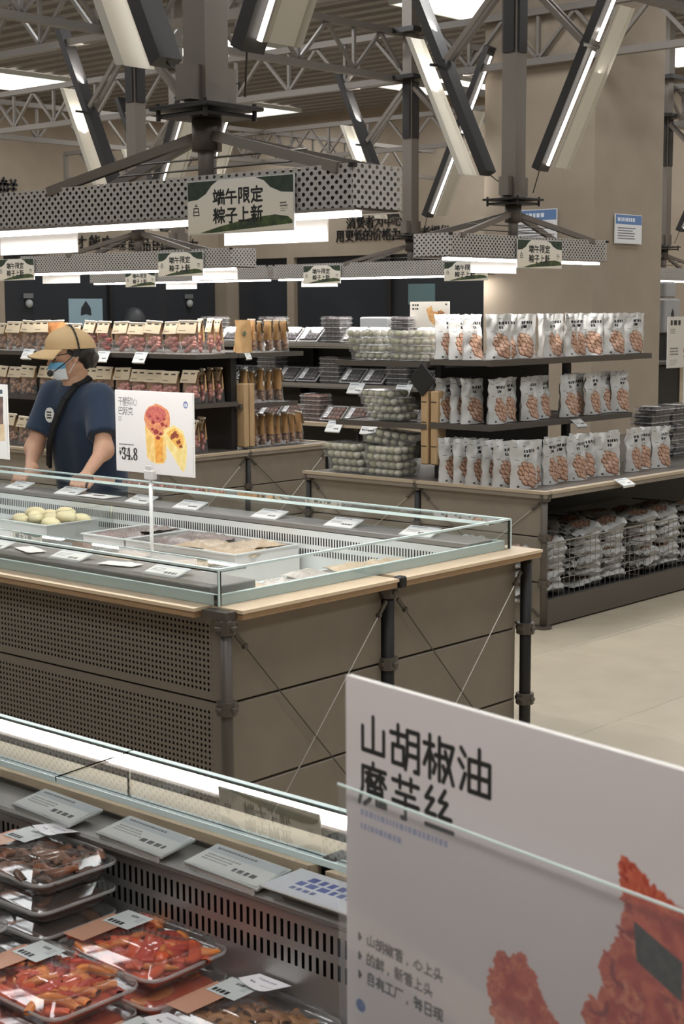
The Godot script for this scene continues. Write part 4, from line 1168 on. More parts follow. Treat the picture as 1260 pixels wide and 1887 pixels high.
	for q in [["lower stack on the ledge", 0.702, [-5.83, -5.57], 4, 6.68], ["middle shelf stack", 1.003, [-5.63], 4, 6.77], ["top shelf stack", 1.338, [-5.74, -5.46], 4, 6.77]]:
		for z in q[2]:
			for i in q[3]:
				dup(proto, Vector3(q[4] + rng.randf_range(-0.006, 0.006), q[1] + 0.042 * i, z + rng.randf_range(-0.01, 0.01) - 0.02 * i * (1 if z < -5.6 else -0.0)), rng.randf_range(-0.04, 0.04), "clear tray of pale green dumplings, %s%s, %s from below" % [q[0], "" if q[2].size() == 1 else (", left pile" if z == q[2][0] else ", right pile"), ORD[i]], "dumpling trays").set_meta("category", "food tray")
				n += 1
	for i in 2:
		var o := dup(proto, Vector3(6.72, 0.872 + 0.034 * i, -5.62 + 0.07 * i), 0.3, "clear dumpling tray lying askew on top of the lower stack, %s one" % ["lower", "upper"][i], "dumpling trays")
		o.set_meta("category", "food tray")
		o.rotation.x = 0.12
	proto.free()

func make_tray() -> Node3D:
	var t := Node3D.new()
	t.name = "dumpling_tray"
	obj("base", mb().frame(Vector3(-0.09, 0, -0.125), Vector3(0.09, 0.026, 0.125), 0.002).span(Vector3(-0.09, 0, -0.125), Vector3(0.09, 0.002, 0.125)), M.clear, t)
	var d := mb(); var e := mb()
	for i in 3:
		for j in 5:
			(d if (i + j) % 3 != 0 else e).ball(Vector3(-0.056 + 0.056 * i, 0.019, -0.096 + 0.048 * j), Vector3(0.026, 0.018, 0.023), 8, 5)
	obj("dumplings", d, mat(rgb(220, 215, 196), 0.5), t, true)
	obj("green_dumplings", e, mat(rgb(196, 194, 164), 0.5), t, true)
	var l := mb()
	l.span(Vector3(-0.088, 0.037, -0.122), Vector3(0.088, 0.0385, 0.122))
	l.frame(Vector3(-0.092, 0.026, -0.127), Vector3(0.092, 0.0385, 0.127), 0.0015)
	obj("lid", l, M.clear, t)
	return t

# ------------------------------------------------------------------ the bread shelves
func make_bag(kind: String, sd: int) -> Node3D:
	if M.get("bag_header") == null:
		var im := page(160, 64, rgb(206, 190, 162))
		im.fill_rect(Rect2i(18, 6, 44, 8), rgb(40, 34, 30)); im.fill_rect(Rect2i(92, 6, 44, 8), rgb(40, 34, 30))
		small_print(im, 16, 46, 70, 1, 10, rgb(96, 84, 70), 3)
		M.bag_header = tex_mat(im, 0.7)
		M.bread_pink = noise_mat(rgb(222, 170, 160), rgb(190, 122, 112), 0.04, 18.0, 0.6, 41)
		M.bread_red = noise_mat(rgb(146, 72, 70), rgb(180, 104, 96), 0.04, 18.0, 0.5, 42)
		M.bread_tan = noise_mat(rgb(190, 154, 122), rgb(146, 106, 84), 0.04, 18.0, 0.6, 43)
		M.fold = mat(rgb(228, 216, 196), 0.6)
		M.kraft_orange = noise_mat(rgb(206, 142, 84), rgb(190, 124, 72), 0.05, 6.0, 0.7, 44)
	var r := RandomNumberGenerator.new()
	r.seed = sd
	var w := 0.16; var h := 0.2
	var depth := func(y: float) -> float: return 0.042 * pow(1.0 - clampf(y / (h * 0.98), 0, 1), 0.55)
	var t := Node3D.new()
	t.name = "bread_bag"
	var back := []; var front := []
	for i in 9:
		var y: float = h * (1 - i / 8.0)
		var rb := []; var rf := []
		for j in 9:
			var u := j / 8.0 * 2 - 1
			var k := sqrt(maxf(0.0, 1 - pow(absf(u), 3.0)))
			var x := u * w / 2 * (0.94 + 0.06 * (1 - y / h)) + r.randf_range(-0.001, 0.001)
			var d: float = depth.call(y)
			rb.append(Vector3(x, y, -d * k - 0.001)); rf.append(Vector3(x, y, d * k + 0.001 + r.randf_range(-0.002, 0.002)))
		back.append(rb); front.append(rf)
	obj("kraft_back", mb().grid(back.slice(0, 6), true), M.kraft, t, true)
	obj("back_film", mb().grid(back.slice(5), true), M.film, t, true)
	obj("window_film", mb().grid(front.slice(2)), M.film, t, true)
	var hd := mb()
	hd.quad(Vector3(-w * 0.485, h * 0.64, 0.03), Vector3(w * 0.485, h * 0.64, 0.03), Vector3(w * 0.47, h * 0.985, 0.006), Vector3(-w * 0.47, h * 0.985, 0.006))
	hd.quad(Vector3(w * 0.485, h * 0.64, 0.029), Vector3(-w * 0.485, h * 0.64, 0.029), Vector3(-w * 0.47, h * 0.985, 0.005), Vector3(w * 0.47, h * 0.985, 0.005))
	obj("header_card", hd, M.bag_header, t)
	obj("top_fold", mb().cbox(Vector3(0, h + 0.002, 0), Vector3(w * 0.96, 0.012, 0.016), 0.003), M.fold, t)
	var br := mb()
	if kind == "red":
		for i in 7:
			br.ball(Vector3(r.randf_range(-0.05, 0.05), 0.03 + 0.014 * i, r.randf_range(-0.008, 0.012)), Vector3(0.045, 0.014, 0.022), 8, 5)
	else:
		for i in 22:
			br.ball(Vector3(r.randf_range(-0.058, 0.058), r.randf_range(0.018, 0.1), r.randf_range(-0.012, 0.018)), Vector3(r.randf_range(0.014, 0.022), r.randf_range(0.012, 0.018), 0.016), 7, 5)
	obj("bread", br, M["bread_" + kind], t, true)
	return t

func build_bread_unit() -> void:
	var t := thing("display_shelf", "brown display island of paper bread bags behind the employee", "display shelf")
	panels(t, "x", -7.28, 6.47, 7.225, UROWS)
	panels(t, "x", -7.28, 7.255, 8.0, UROWS)
	for z in [-8.1, -8.95, -9.8, -10.65]:
		panels(t, "z", 6.46, z - 0.0, z + 0.82, UROWS)
	panels(t, "z", 8.02, -10.6, -7.29, UROWS)
	obj("inner_wall", mb().span(Vector3(6.48, 0.02, -10.6), Vector3(8.0, 0.68, -7.3)), M.black, t)
	post_with_clamps(t, 6.45, -7.265, 0.69, [0.67, 0.467, 0.233], M.bronze)
	post_with_clamps(t, 7.24, -7.265, 0.69, [0.67, 0.467, 0.233], M.black)
	post_with_clamps(t, 8.03, -7.265, 0.69, [0.67, 0.467, 0.233], M.black)
	cross_wires(t, "x", -7.262, 7.27, 8.0, 0.06, 0.64)
	cross_wires(t, "x", -7.262, 6.48, 7.21, 0.06, 0.64)
	obj("ledge_board", mb().span(Vector3(6.44, 0.684, -10.6), Vector3(8.05, 0.7, -7.27)), M.shelf, t)
	for q in [[Vector3(6.44, 0, -7.285), Vector3(7.23, 0, -7.24)], [Vector3(7.25, 0, -7.285), Vector3(8.06, 0, -7.24)], [Vector3(6.41, 0, -10.6), Vector3(6.45, 0, -7.25)], [Vector3(8.03, 0, -10.6), Vector3(8.07, 0, -7.25)]]:
		obj("ledge_lip", mb().span(q[0] + Vector3(0, 0.69, 0), q[1] + Vector3(0, 0.705, 0)), M.oak_edge, t)
		obj("ledge_edge", mb().span(q[0] + Vector3(0.004, 0.668, 0.004), q[1] + Vector3(-0.004, 0.689, -0.004)), M.taupe, t)
	obj("centre_panel", mb().span(Vector3(7.235, 0.7, -10.5), Vector3(7.255, 1.32, -7.42)), M.black, t)
	for q in [[7.295, 7.345], [7.35, 7.395]]:
		obj("wood_panel", mb().cbox(Vector3((q[0] + q[1]) / 2 - 0.02, 0.925, -7.37), Vector3(0.045, 0.42, 0.08), 0.006), M.ply, t)
	obj("upright", mb().box(Vector3(7.245, 1.02, -7.42), Vector3(0.05, 0.64, 0.05)), M.black, t)
	for q in [[1.335, 6.87, 7.23], [1.02, 6.87, 7.23], [1.335, 7.26, 7.86], [1.0, 7.26, 7.8]]:
		var sh := obj("shelf", mb().span(Vector3(q[1], q[0] - 0.02, -10.5), Vector3(q[2], q[0] - 0.004, -7.35)), M.shelf, t)
		obj("shelf_lip", mb().frame(Vector3(q[1] - 0.005, q[0] - 0.03, -10.5), Vector3(q[2] + 0.005, q[0], -7.345), 0.006), M.shelf, sh)
	var pr := {"pink": [make_bag("pink", 1), make_bag("pink", 2)], "red": [make_bag("red", 3), make_bag("red", 4)], "tan": [make_bag("tan", 5), make_bag("tan", 6)]}
	var G := "paper bread bags on the shelves"
	var n := 0
	for q in [["top", 1.335, 6.93], ["middle", 1.02, 6.93], ["bottom", 0.701, 6.62]]:
		for i in 13:
			var kind: String = "pink" if i < 5 else ("red" if i < 8 else "tan")
			if q[0] != "top":
				kind = "pink" if i < 5 else "tan"
			var o := dup(pr[kind][n % 2], Vector3(q[2] + rng.randf_range(-0.01, 0.01), q[1], -7.47 - 0.168 * i + rng.randf_range(-0.012, 0.012)), -PI / 2 + rng.randf_range(-0.16, 0.16), "paper bread bag with clear window, %s from the right on the %s shelf" % [ORD[i], q[0]], G)
			o.set_meta("category", "bread bag")
			o.rotation.z = rng.randf_range(-0.05, 0.05)
			o.scale = Vector3(rng.randf_range(0.94, 1.04), rng.randf_range(0.93, 1.06), 1)
			n += 1
		for i in (3 if q[0] != "bottom" else 5):
			var o := dup(pr["pink"][n % 2], Vector3(q[2] + 0.085 + 0.075 * i, q[1], -7.45 + rng.randf_range(-0.01, 0.01)), -PI / 2 - 0.5 + rng.randf_range(-0.15, 0.15), "bread bag seen edge-on left of the wooden upright, %s tier, %s from the corner" % [q[0], ORD[i]], G)
			o.set_meta("category", "bread bag")
			o.scale = Vector3(0.92, rng.randf_range(1.0, 1.1), 0.72)
			n += 1
	for q in [["top", 1.335, 7.48, 0.075, 5], ["middle", 1.0, 7.38, 0.085, 5], ["bottom", 0.701, 7.4, 0.074, 8]]:
		for i in q[4]:
			var o := dup(pr["tan"][n % 2], Vector3(q[2] + q[3] * i, q[1], -7.45 + rng.randf_range(-0.01, 0.01)), PI / 2 - 0.5 + rng.randf_range(-0.15, 0.15), "bread bag seen edge-on right of the wooden upright, %s tier, %s one" % [q[0], ORD[i]], G)
			o.set_meta("category", "bread bag")
			o.scale = Vector3(0.92, rng.randf_range(1.0, 1.1), 0.72)
			n += 1
	for k in pr:
		for p in pr[k]:
			p.free()
	# a plain kraft bag with a round mark, and a crumpled orange one
	var kb := thing("kraft_bag", "plain kraft bag with a small round mark, end of the top bread shelf", "paper bag", Vector3(7.36, 1.336, -7.42), 0.15)
	obj("body", _bag_body(0.17, 0.215, 0.035), M.kraft, kb, true)
	obj("round_mark", mb().tube(Vector3(-0.02, 0.125, 0.026), Vector3(-0.02, 0.125, 0.031), 0.017, 14), mat(rgb(110, 116, 96), 0.7), kb)
	kb = thing("kraft_bag", "crumpled orange paper bag between the bread bags on the top shelf, left of the cap", "paper bag", Vector3(6.9, 1.336, -8.78), -PI / 2 + 0.5)
	obj("body", _bag_body(0.15, 0.2, 0.04), M.kraft_orange, kb, true)
	var k := 0
	for q in [[-7.86, 1.31, "price tag on the top bread shelf, first from the shelf corner"], [-8.24, 1.31, "price tag on the top bread shelf beside the cap's right"], [-9.06, 1.315, "price tag on the top bread shelf at the left edge of the photo"], [-8.3, 0.995, "price tag on the middle bread shelf behind the employee"], [-7.75, 0.68, "price tag on the bread ledge behind the employee's arm"]]:
		price_tag(q[2], Vector3(6.84 if q[1] > 0.9 else 6.4, q[1], q[0]), -PI / 2, Vector2(0.12, 0.08), 0.5, "price tags on the bread shelves", k)
		k += 1
	price_tag("small white tag at the corner bracket under the kraft bag", Vector3(7.32, 1.315, -7.33), 0.0, Vector2(0.05, 0.045), 0.5, "price tags on the bread shelves", 0)

func _bag_body(w: float, h: float, d: float) -> MB:
	var n := FastNoiseLite.new()
	n.seed = int(w * 1000)
	n.frequency = 1.0
	var F := []; var B := []
	for i in 10:
		var rf := []; var rb := []
		for j in 9:
			var u := j / 8.0 * 2 - 1; var v := i / 9.0
			var k := pow(v, 0.6) * sqrt(maxf(0.0, 1 - pow(absf(u), 4.0))) * d
			var wr := n.get_noise_2d(u * 3, v * 3) * 0.012
			rf.append(Vector3(u * w / 2, h * (1 - v), k + wr)); rb.append(Vector3(u * w / 2, h * (1 - v), -k + wr - 0.001))
		F.append(rf); B.append(rb)
	return mb().grid(F).grid(B, true)

# ------------------------------------------------------------------ the shelves of dark boxes farther back
func make_box(kind: int) -> Node3D:
	if M.get("box_label") == null:
		var im := page(48, 96, rgb(226, 224, 224))
		small_print(im, 8, 10, 32, 3, 12, rgb(90, 90, 94), 3); small_print(im, 8, 60, 32, 2, 14, rgb(50, 50, 54), 4)
		M.box_label = tex_mat(im, 0.5)
		M.dark_sweet = noise_mat(rgb(54, 40, 46), rgb(84, 62, 68), 0.04, 20.0, 0.4, 51)
		M.brown_sweet = noise_mat(rgb(116, 68, 50), rgb(150, 96, 70), 0.04, 20.0, 0.4, 52)
	var t := Node3D.new()
	t.name = "sweets_box"
	obj("base", mb().frame(Vector3(-0.105, 0, -0.075), Vector3(0.105, 0.02, 0.075), 0.002).span(Vector3(-0.105, 0, -0.075), Vector3(0.105, 0.002, 0.075)), M.clear, t)
	var d := mb()
	for i in 4:
		for j in 3:
			d.ball(Vector3(-0.072 + 0.048 * i, 0.018, -0.046 + 0.046 * j), Vector3(0.024, 0.017, 0.023), 7, 5)
	obj("sweets", d, M.brown_sweet if kind else M.dark_sweet, t, true)
	obj("lid", mb().span(Vector3(-0.1, 0.038, -0.07), Vector3(0.1, 0.0395, 0.07)).frame(Vector3(-0.106, 0.02, -0.076), Vector3(0.106, 0.0395, 0.076), 0.0015), M.clear, t)
	obj("lid_rim", mb().frame(Vector3(-0.112, 0.019, -0.082), Vector3(0.112, 0.022, 0.082), 0.009), M.clear_rim, t)
	var l := mb()
	l.quad(Vector3(-0.075, 0.0402, 0.066), Vector3(-0.03, 0.0402, 0.066), Vector3(-0.03, 0.0402, -0.05), Vector3(-0.075, 0.0402, -0.05))
	obj("label", l, M.box_label, t)
	return t

func build_dark_box_unit() -> void:
	var t := thing("display_shelf", "dark display island of clear boxed sweets between the bread bags and the pouches", "display shelf")
	obj("centre_panel", mb().span(Vector3(10.1, 0.02, -12), Vector3(10.14, 1.34, -7.46)), M.black, t)
	obj("plinth", mb().span(Vector3(9.55, 0.0, -12), Vector3(10.1, 0.12, -7.46)), M.bronze, t)
	obj("back_board", mb().span(Vector3(9.95, 0.12, -12), Vector3(10.0, 0.68, -7.46)), M.black, t)
	obj("side_panel", mb().span(Vector3(9.5, 0.0, -7.48), Vector3(10.8, 0.68, -7.45)), M.taupe, t)
	obj("ledge_board", mb().span(Vector3(9.45, 0.684, -12), Vector3(10.9, 0.7, -7.45)), M.shelf, t)
	obj("ledge_lip", mb().span(Vector3(9.4, 0.672, -12), Vector3(9.45, 0.703, -7.43)), M.oak_edge, t)
	for q in [[1.0, 9.7], [1.335, 9.72]]:
		var sh := obj("shelf", mb().span(Vector3(q[1], q[0] - 0.02, -12), Vector3(10.1, q[0] - 0.004, -7.46)), M.shelf, t)
		obj("shelf_lip", mb().span(Vector3(q[1] - 0.008, q[0] - 0.026, -12), Vector3(q[1], q[0] + 0.004, -7.46)), M.steel, sh)
		obj("shelf_lamp", mb().span(Vector3(q[1] + 0.03, q[0] - 0.04, -12), Vector3(q[1] + 0.05, q[0] - 0.03, -7.5)), M.white, sh)
	for z in [-8.28, -9.3, -10.3]:
		obj("upright", mb().box(Vector3(10.08, 1.02, z), Vector3(0.05, 0.66, 0.05)), M.black, t)
		obj("rear_drawer_front", mb().cbox(Vector3(9.98, 0.88, z + 0.5), Vector3(0.02, 0.16, 0.9), 0.004), M.bronze, t)
	for z in [-7.46, -8.28, -9.1]:
		post_with_clamps(t, 9.5, z, 0.68, [0.66, 0.46, 0.23], M.black)
	var pr := [make_box(0), make_box(1)]
	var n := 0
	for q in [["top", 1.337, 9.82, 0], ["middle", 1.002, 9.8, 0], ["ledge", 0.702, 9.56, 1]]:
		var z := -7.62
		var k := 0
		while z > -10.6 and k < 12:
			if k % 3 == 2:
				for i in 6:
					var o := dup(pr[q[3]], Vector3(q[2] + 0.06 + rng.randf_range(-0.004, 0.004), q[1] + 0.0402 * i * 0.9, z), -PI / 2, "flat box of %s on the %s shelf, %s pile from right, %s from below" % ["brown sweets" if q[3] else "dark sweets", q[0], ORD[k], ORD[i]], "boxed sweets on the dark shelves")
					o.set_meta("category", "sweets box")
					n += 1
			else:
				var o := dup(pr[q[3]], Vector3(q[2] + 0.03, q[1] + 0.052, z), 0, "clear box of %s tilted outward on the %s shelf, %s place from right" % ["brown sweets" if q[3] else "dark sweets", q[0], ORD[k]], "boxed sweets on the dark shelves")
				o.set_meta("category", "sweets box")
				o.transform = Transform3D(Basis(Vector3.UP, -PI / 2) * Basis(Vector3.RIGHT, 0.75), o.position)
				# a pack of the same laid flat behind, on which it leans
				n += 1
			z -= 0.245
			k += 1
	for p in pr:
		p.free()
	var k := 0
	for q in [[9.69, 1.31, -8.25, "top shelf, nearer the pouches"], [9.69, 1.31, -9.45, "top shelf, beside the bread bags"], [9.67, 0.975, -7.95, "middle shelf, nearest the pouches"], [9.67, 0.975, -8.45, "middle shelf, middle one"], [9.67, 0.975, -9.5, "middle shelf, beside the bread bags"], [9.37, 0.68, -8.42, "ledge, left one"], [9.37, 0.68, -8.05, "ledge, right one"]]:
		price_tag("price tag on the dark sweets %s" % q[3], Vector3(q[0], q[1], q[2]), -PI / 2, Vector2(0.16, 0.1), 0.6, "price tags on the dark sweets shelves", k)
		k += 1
	var hung := price_tag("white price card in the dark space beside the dumpling trays", Vector3(9.35, 0.3, -8.05), -PI / 2, Vector2(0.16, 0.12), 0.1, "price tags on the dark sweets shelves", 1)
	obj("hanger", mb().span(Vector3(-0.06, 0.05, -0.012), Vector3(-0.05, 0.376, -0.008)).span(Vector3(0.05, 0.05, -0.012), Vector3(0.06, 0.376, -0.008)).span(Vector3(-0.06, 0.366, -0.055), Vector3(0.06, 0.372, -0.008)), M.black, hung)
	# sign on top
	var im := page(252, 180, rgb(222, 216, 204))
	small_print(im, 14, 16, 44, 2, 26, rgb(50, 48, 46), 14)
	blob(im, PackedVector2Array([Vector2(106, 50), Vector2(140, 26), Vector2(150, 66), Vector2(176, 70), Vector2(200, 54), Vector2(228, 76), Vector2(206, 92), Vector2(196, 130), Vector2(160, 166), Vector2(128, 130), Vector2(114, 86)]), rgb(206, 150, 90), rgb(222, 176, 120), 0.03)
	blob(im, PackedVector2Array([Vector2(180, 60), Vector2(224, 72), Vector2(214, 90), Vector2(180, 82)]), rgb(140, 104, 76), rgb(170, 124, 90), 0.06)
	im.fill_rect(Rect2i(228, 12, 12, 12), rgb(70, 70, 74))
	t = thing("shelf_sign", "white product sign with a golden pastry standing above the dumpling trays", "sign", Vector3(9.9, 0, -7.86), -PI / 2)
	obj("board", mb().box(Vector3(0, 1.57, 0), Vector3(0.4, 0.21, 0.006)), M.white, t)
	sheet("print", 0.396, 0.206, tex_mat(im, 0.55), t, Vector3(0, 1.57, 0.004))
	obj("stem", mb().tube(Vector3(0, 1.33, -0.008), Vector3(0, 1.57, -0.008), 0.006, 8), M.steel, t)
	t = thing("white_carton", "white carton seen behind the sweets, in front of the dark window", "carton", Vector3(10.0, 1.338, -8.45))
	obj("body", mb().cbox(Vector3(0, 0.11, 0), Vector3(0.2, 0.2, 0.3), 0.004), mat(rgb(168, 170, 172), 0.6), t)
	obj("flap", mb().box(Vector3(-0.02, 0.214, 0), Vector3(0.14, 0.004, 0.28)), mat(rgb(180, 182, 184), 0.6), t)

# ------------------------------------------------------------------ what shows at the right edge
func build_far_right() -> void:
	var pr := make_box(0)
	for c in 3:
		for i in 8:
			var o := dup(pr, Vector3(8.42 + 0.25 * c, 0.702 + 0.0402 * i, -4.95 + 0.02 * sin(i * 2.0)), 0, "clear box of dark sweets beside the white pouches, %s stack, %s from below" % [ORD[c], ORD[i]], "boxes stacked beside the pouches")
			o.set_meta("category", "sweets box")
	pr.free()
	var im := page(300, 280, rgb(222, 216, 204))
	small_print(im, 18, 18, 90, 1, 56, rgb(56, 52, 50), 15)
	small_print(im, 18, 66, 40, 3, 10, rgb(140, 136, 130), 4); small_print(im, 18, 170, 70, 3, 16, rgb(100, 96, 92), 5); small_print(im, 18, 236, 60, 3, 12, rgb(160, 156, 150), 6)
	blob(im, oval(170, 190, 44, 30, 0.1, 7), rgb(150, 92, 66), rgb(180, 120, 88), 0.04)
	blob(im, oval(165, 220, 36, 12, 0.1, 8), rgb(96, 60, 50), rgb(120, 76, 60), 0.04)
	var t := thing("shelf_sign", "cream product sign with a brown bun, cut by the right edge of the photo", "sign", Vector3(9.62, 0, -5.4))
	obj("board", mb().box(Vector3(0, 1.385, 0), Vector3(0.5, 0.345, 0.006)), M.white, t)
	sheet("print", 0.496, 0.341, tex_mat(im, 0.55), t, Vector3(0, 1.385, 0.004))
	obj("stem", mb().tube(Vector3(0, 0.7, -0.006), Vector3(0, 1.22, -0.006), 0.007, 8), M.white_metal, t)
	t = thing("dispenser", "white dispenser box with a drop mark beside the big pillar", "dispenser", Vector3(12.45, 0, -7.2))
	obj("body", mb().cbox(Vector3(0, 1.545, 0), Vector3(0.27, 0.3, 0.14), 0.012), mat(rgb(150, 150, 150), 0.5), t)
	var dr := mb()
	dr.xf = Transform3D(Basis(Vector3.RIGHT, PI / 2), Vector3(0.0, 1.56, 0.072))
	dr.prism(PackedVector2Array([Vector2(0, -0.05), Vector2(0.022, -0.01), Vector2(0.024, 0.012), Vector2(0.012, 0.028), Vector2(-0.012, 0.028), Vector2(-0.024, 0.012), Vector2(-0.022, -0.01)]), -0.001, 0.001)
	obj("drop_mark", dr, M.black, t)
	obj("top_unit", mb().cbox(Vector3(-0.02, 1.775, 0), Vector3(0.18, 0.14, 0.13), 0.015), mat(rgb(150, 150, 150), 0.5), t)
	obj("foot", mb().box(Vector3(0, 1.276, 0), Vector3(0.16, 0.24, 0.1)), M.channel, t)
	t = thing("service_counter", "dark counter with a pale panel front behind the boxed sweets at the right edge", "counter", Vector3(12.5, 0, -7.3))
	obj("top", mb().cbox(Vector3(0.4, 1.14, 0), Vector3(1.9, 0.03, 0.66), 0.004), M.shelf, t)
	obj("front", mb().box(Vector3(0.4, 0.56, 0), Vector3(1.85, 1.1, 0.5)), M.black, t)
	obj("pale_panel", mb().cbox(Vector3(0.3, 0.9, 0.256), Vector3(0.7, 0.4, 0.012), 0.003), M.oak_edge, t)
	t = thing("metal_tray_stack", "stack of shiny metal trays under the dispenser at the right edge", "tray stack", Vector3(12.86, 1.156, -7.12))
	for i in 5:
		obj("tray", mb().frame(Vector3(-0.2, 0.03 * i, -0.14), Vector3(0.2, 0.03 * i + 0.024, 0.14), 0.004).span(Vector3(-0.2, 0.03 * i, -0.14), Vector3(0.2, 0.03 * i + 0.003, 0.14)), M.stainless, t)

# ------------------------------------------------------------------ the employee
func sdf_mesh(caps: Array, cell: float, blend: float) -> ArrayMesh:
	# caps: [a, b, ra, rb] or [a, b, ra, rb, n] with a flat cut through b facing n; meshed as surface nets
	var lo := Vector3.ONE * 1e9; var hi := -lo
	for c in caps:
		var r: float = maxf(c[2], c[3]) + blend + cell * 2
		lo = lo.min(c[0] - Vector3.ONE * r).min(c[1] - Vector3.ONE * r); hi = hi.max(c[0] + Vector3.ONE * r).max(c[1] + Vector3.ONE * r)
	var nx := int((hi.x - lo.x) / cell) + 2; var ny := int((hi.y - lo.y) / cell) + 2; var nz := int((hi.z - lo.z) / cell) + 2
	var val := PackedFloat32Array()
	val.resize(nx * ny * nz)
	val.fill(1.0)
	for c in caps:
		var a: Vector3 = c[0]; var b: Vector3 = c[1]; var ra: float = c[2]; var rb: float = c[3]
		var r := maxf(ra, rb) + blend + cell * 2
		var p0 := ((a.min(b) - Vector3.ONE * r - lo) / cell).floor().max(Vector3.ZERO); var p1 := ((a.max(b) + Vector3.ONE * r - lo) / cell).ceil()
		var ab := b - a
		var l2 := maxf(ab.length_squared(), 1e-9)
		for k in range(int(p0.z), mini(nz, int(p1.z) + 1)):
			for j in range(int(p0.y), mini(ny, int(p1.y) + 1)):
				for i in range(int(p0.x), mini(nx, int(p1.x) + 1)):
					var p := lo + Vector3(i, j, k) * cell
					var h := clampf((p - a).dot(ab) / l2, 0, 1)
					var d := p.distance_to(a + ab * h) - lerpf(ra, rb, h)
					if c.size() > 4 and c[4] != Vector3.ZERO:
						d = maxf(d, (p - b).dot(c[4]))
					var id := i + nx * (j + ny * k)
					var v := val[id]
					var m := maxf(blend - absf(v - d), 0) / blend
					val[id] = minf(v, d) - m * m * blend * 0.25
	var st := SurfaceTool.new()
	st.begin(Mesh.PRIMITIVE_TRIANGLES)
	st.set_smooth_group(0)
	var idx := PackedInt32Array()
	idx.resize(nx * ny * nz)
	idx.fill(-1)
	var off := PackedInt32Array([0, 1, nx, nx + 1, nx * ny, nx * ny + 1, nx * ny + nx, nx * ny + nx + 1])
	var count := 0
	for k in nz - 1:
		for j in ny - 1:
			for i in nx - 1:
				var id := i + nx * (j + ny * k)
				var v0 := val[id]
				if absf(v0) > cell * 2.2:
					continue
				var mask := 0
				for c in 8:
					if val[id + off[c]] < 0.0:
						mask |= 1 << c
				if mask == 0 or mask == 255:
					continue
				var s := Vector3.ZERO
				var n := 0
				for e in [[0, 1], [2, 3], [4, 5], [6, 7], [0, 2], [1, 3], [4, 6], [5, 7], [0, 4], [1, 5], [2, 6], [3, 7]]:
					var va := val[id + off[e[0]]]; var vb := val[id + off[e[1]]]
					if (va < 0.0) != (vb < 0.0):
						var f := va / (va - vb)
						var pa := Vector3(e[0] & 1, (e[0] >> 1) & 1, (e[0] >> 2) & 1); var pb := Vector3(e[1] & 1, (e[1] >> 1) & 1, (e[1] >> 2) & 1)
						s += pa.lerp(pb, f)
						n += 1
				st.add_vertex(lo + (Vector3(i, j, k) + s / n) * cell)
				idx[id] = count
				count += 1
	var step := [1, nx, nx * ny]
	for k in range(1, nz - 1):
		for j in range(1, ny - 1):
			for i in range(1, nx - 1):
				var id := i + nx * (j + ny * k)
				var v0 := val[id]
				if absf(v0) > cell * 2.2:
					continue
				for a in 3:
					var v1: float = val[id + step[a]]
					if (v0 < 0.0) == (v1 < 0.0):
						continue
					var u: int = step[(a + 1) % 3]; var w: int = step[(a + 2) % 3]
					var q := [idx[id], idx[id - u], idx[id - u - w], idx[id - w]]
					if q.min() < 0:
						continue
					if v0 < 0.0:
						q.reverse()
					for t in [0, 1, 2, 0, 2, 3]:
						st.add_index(q[t])
	st.generate_normals()
	return st.commit()

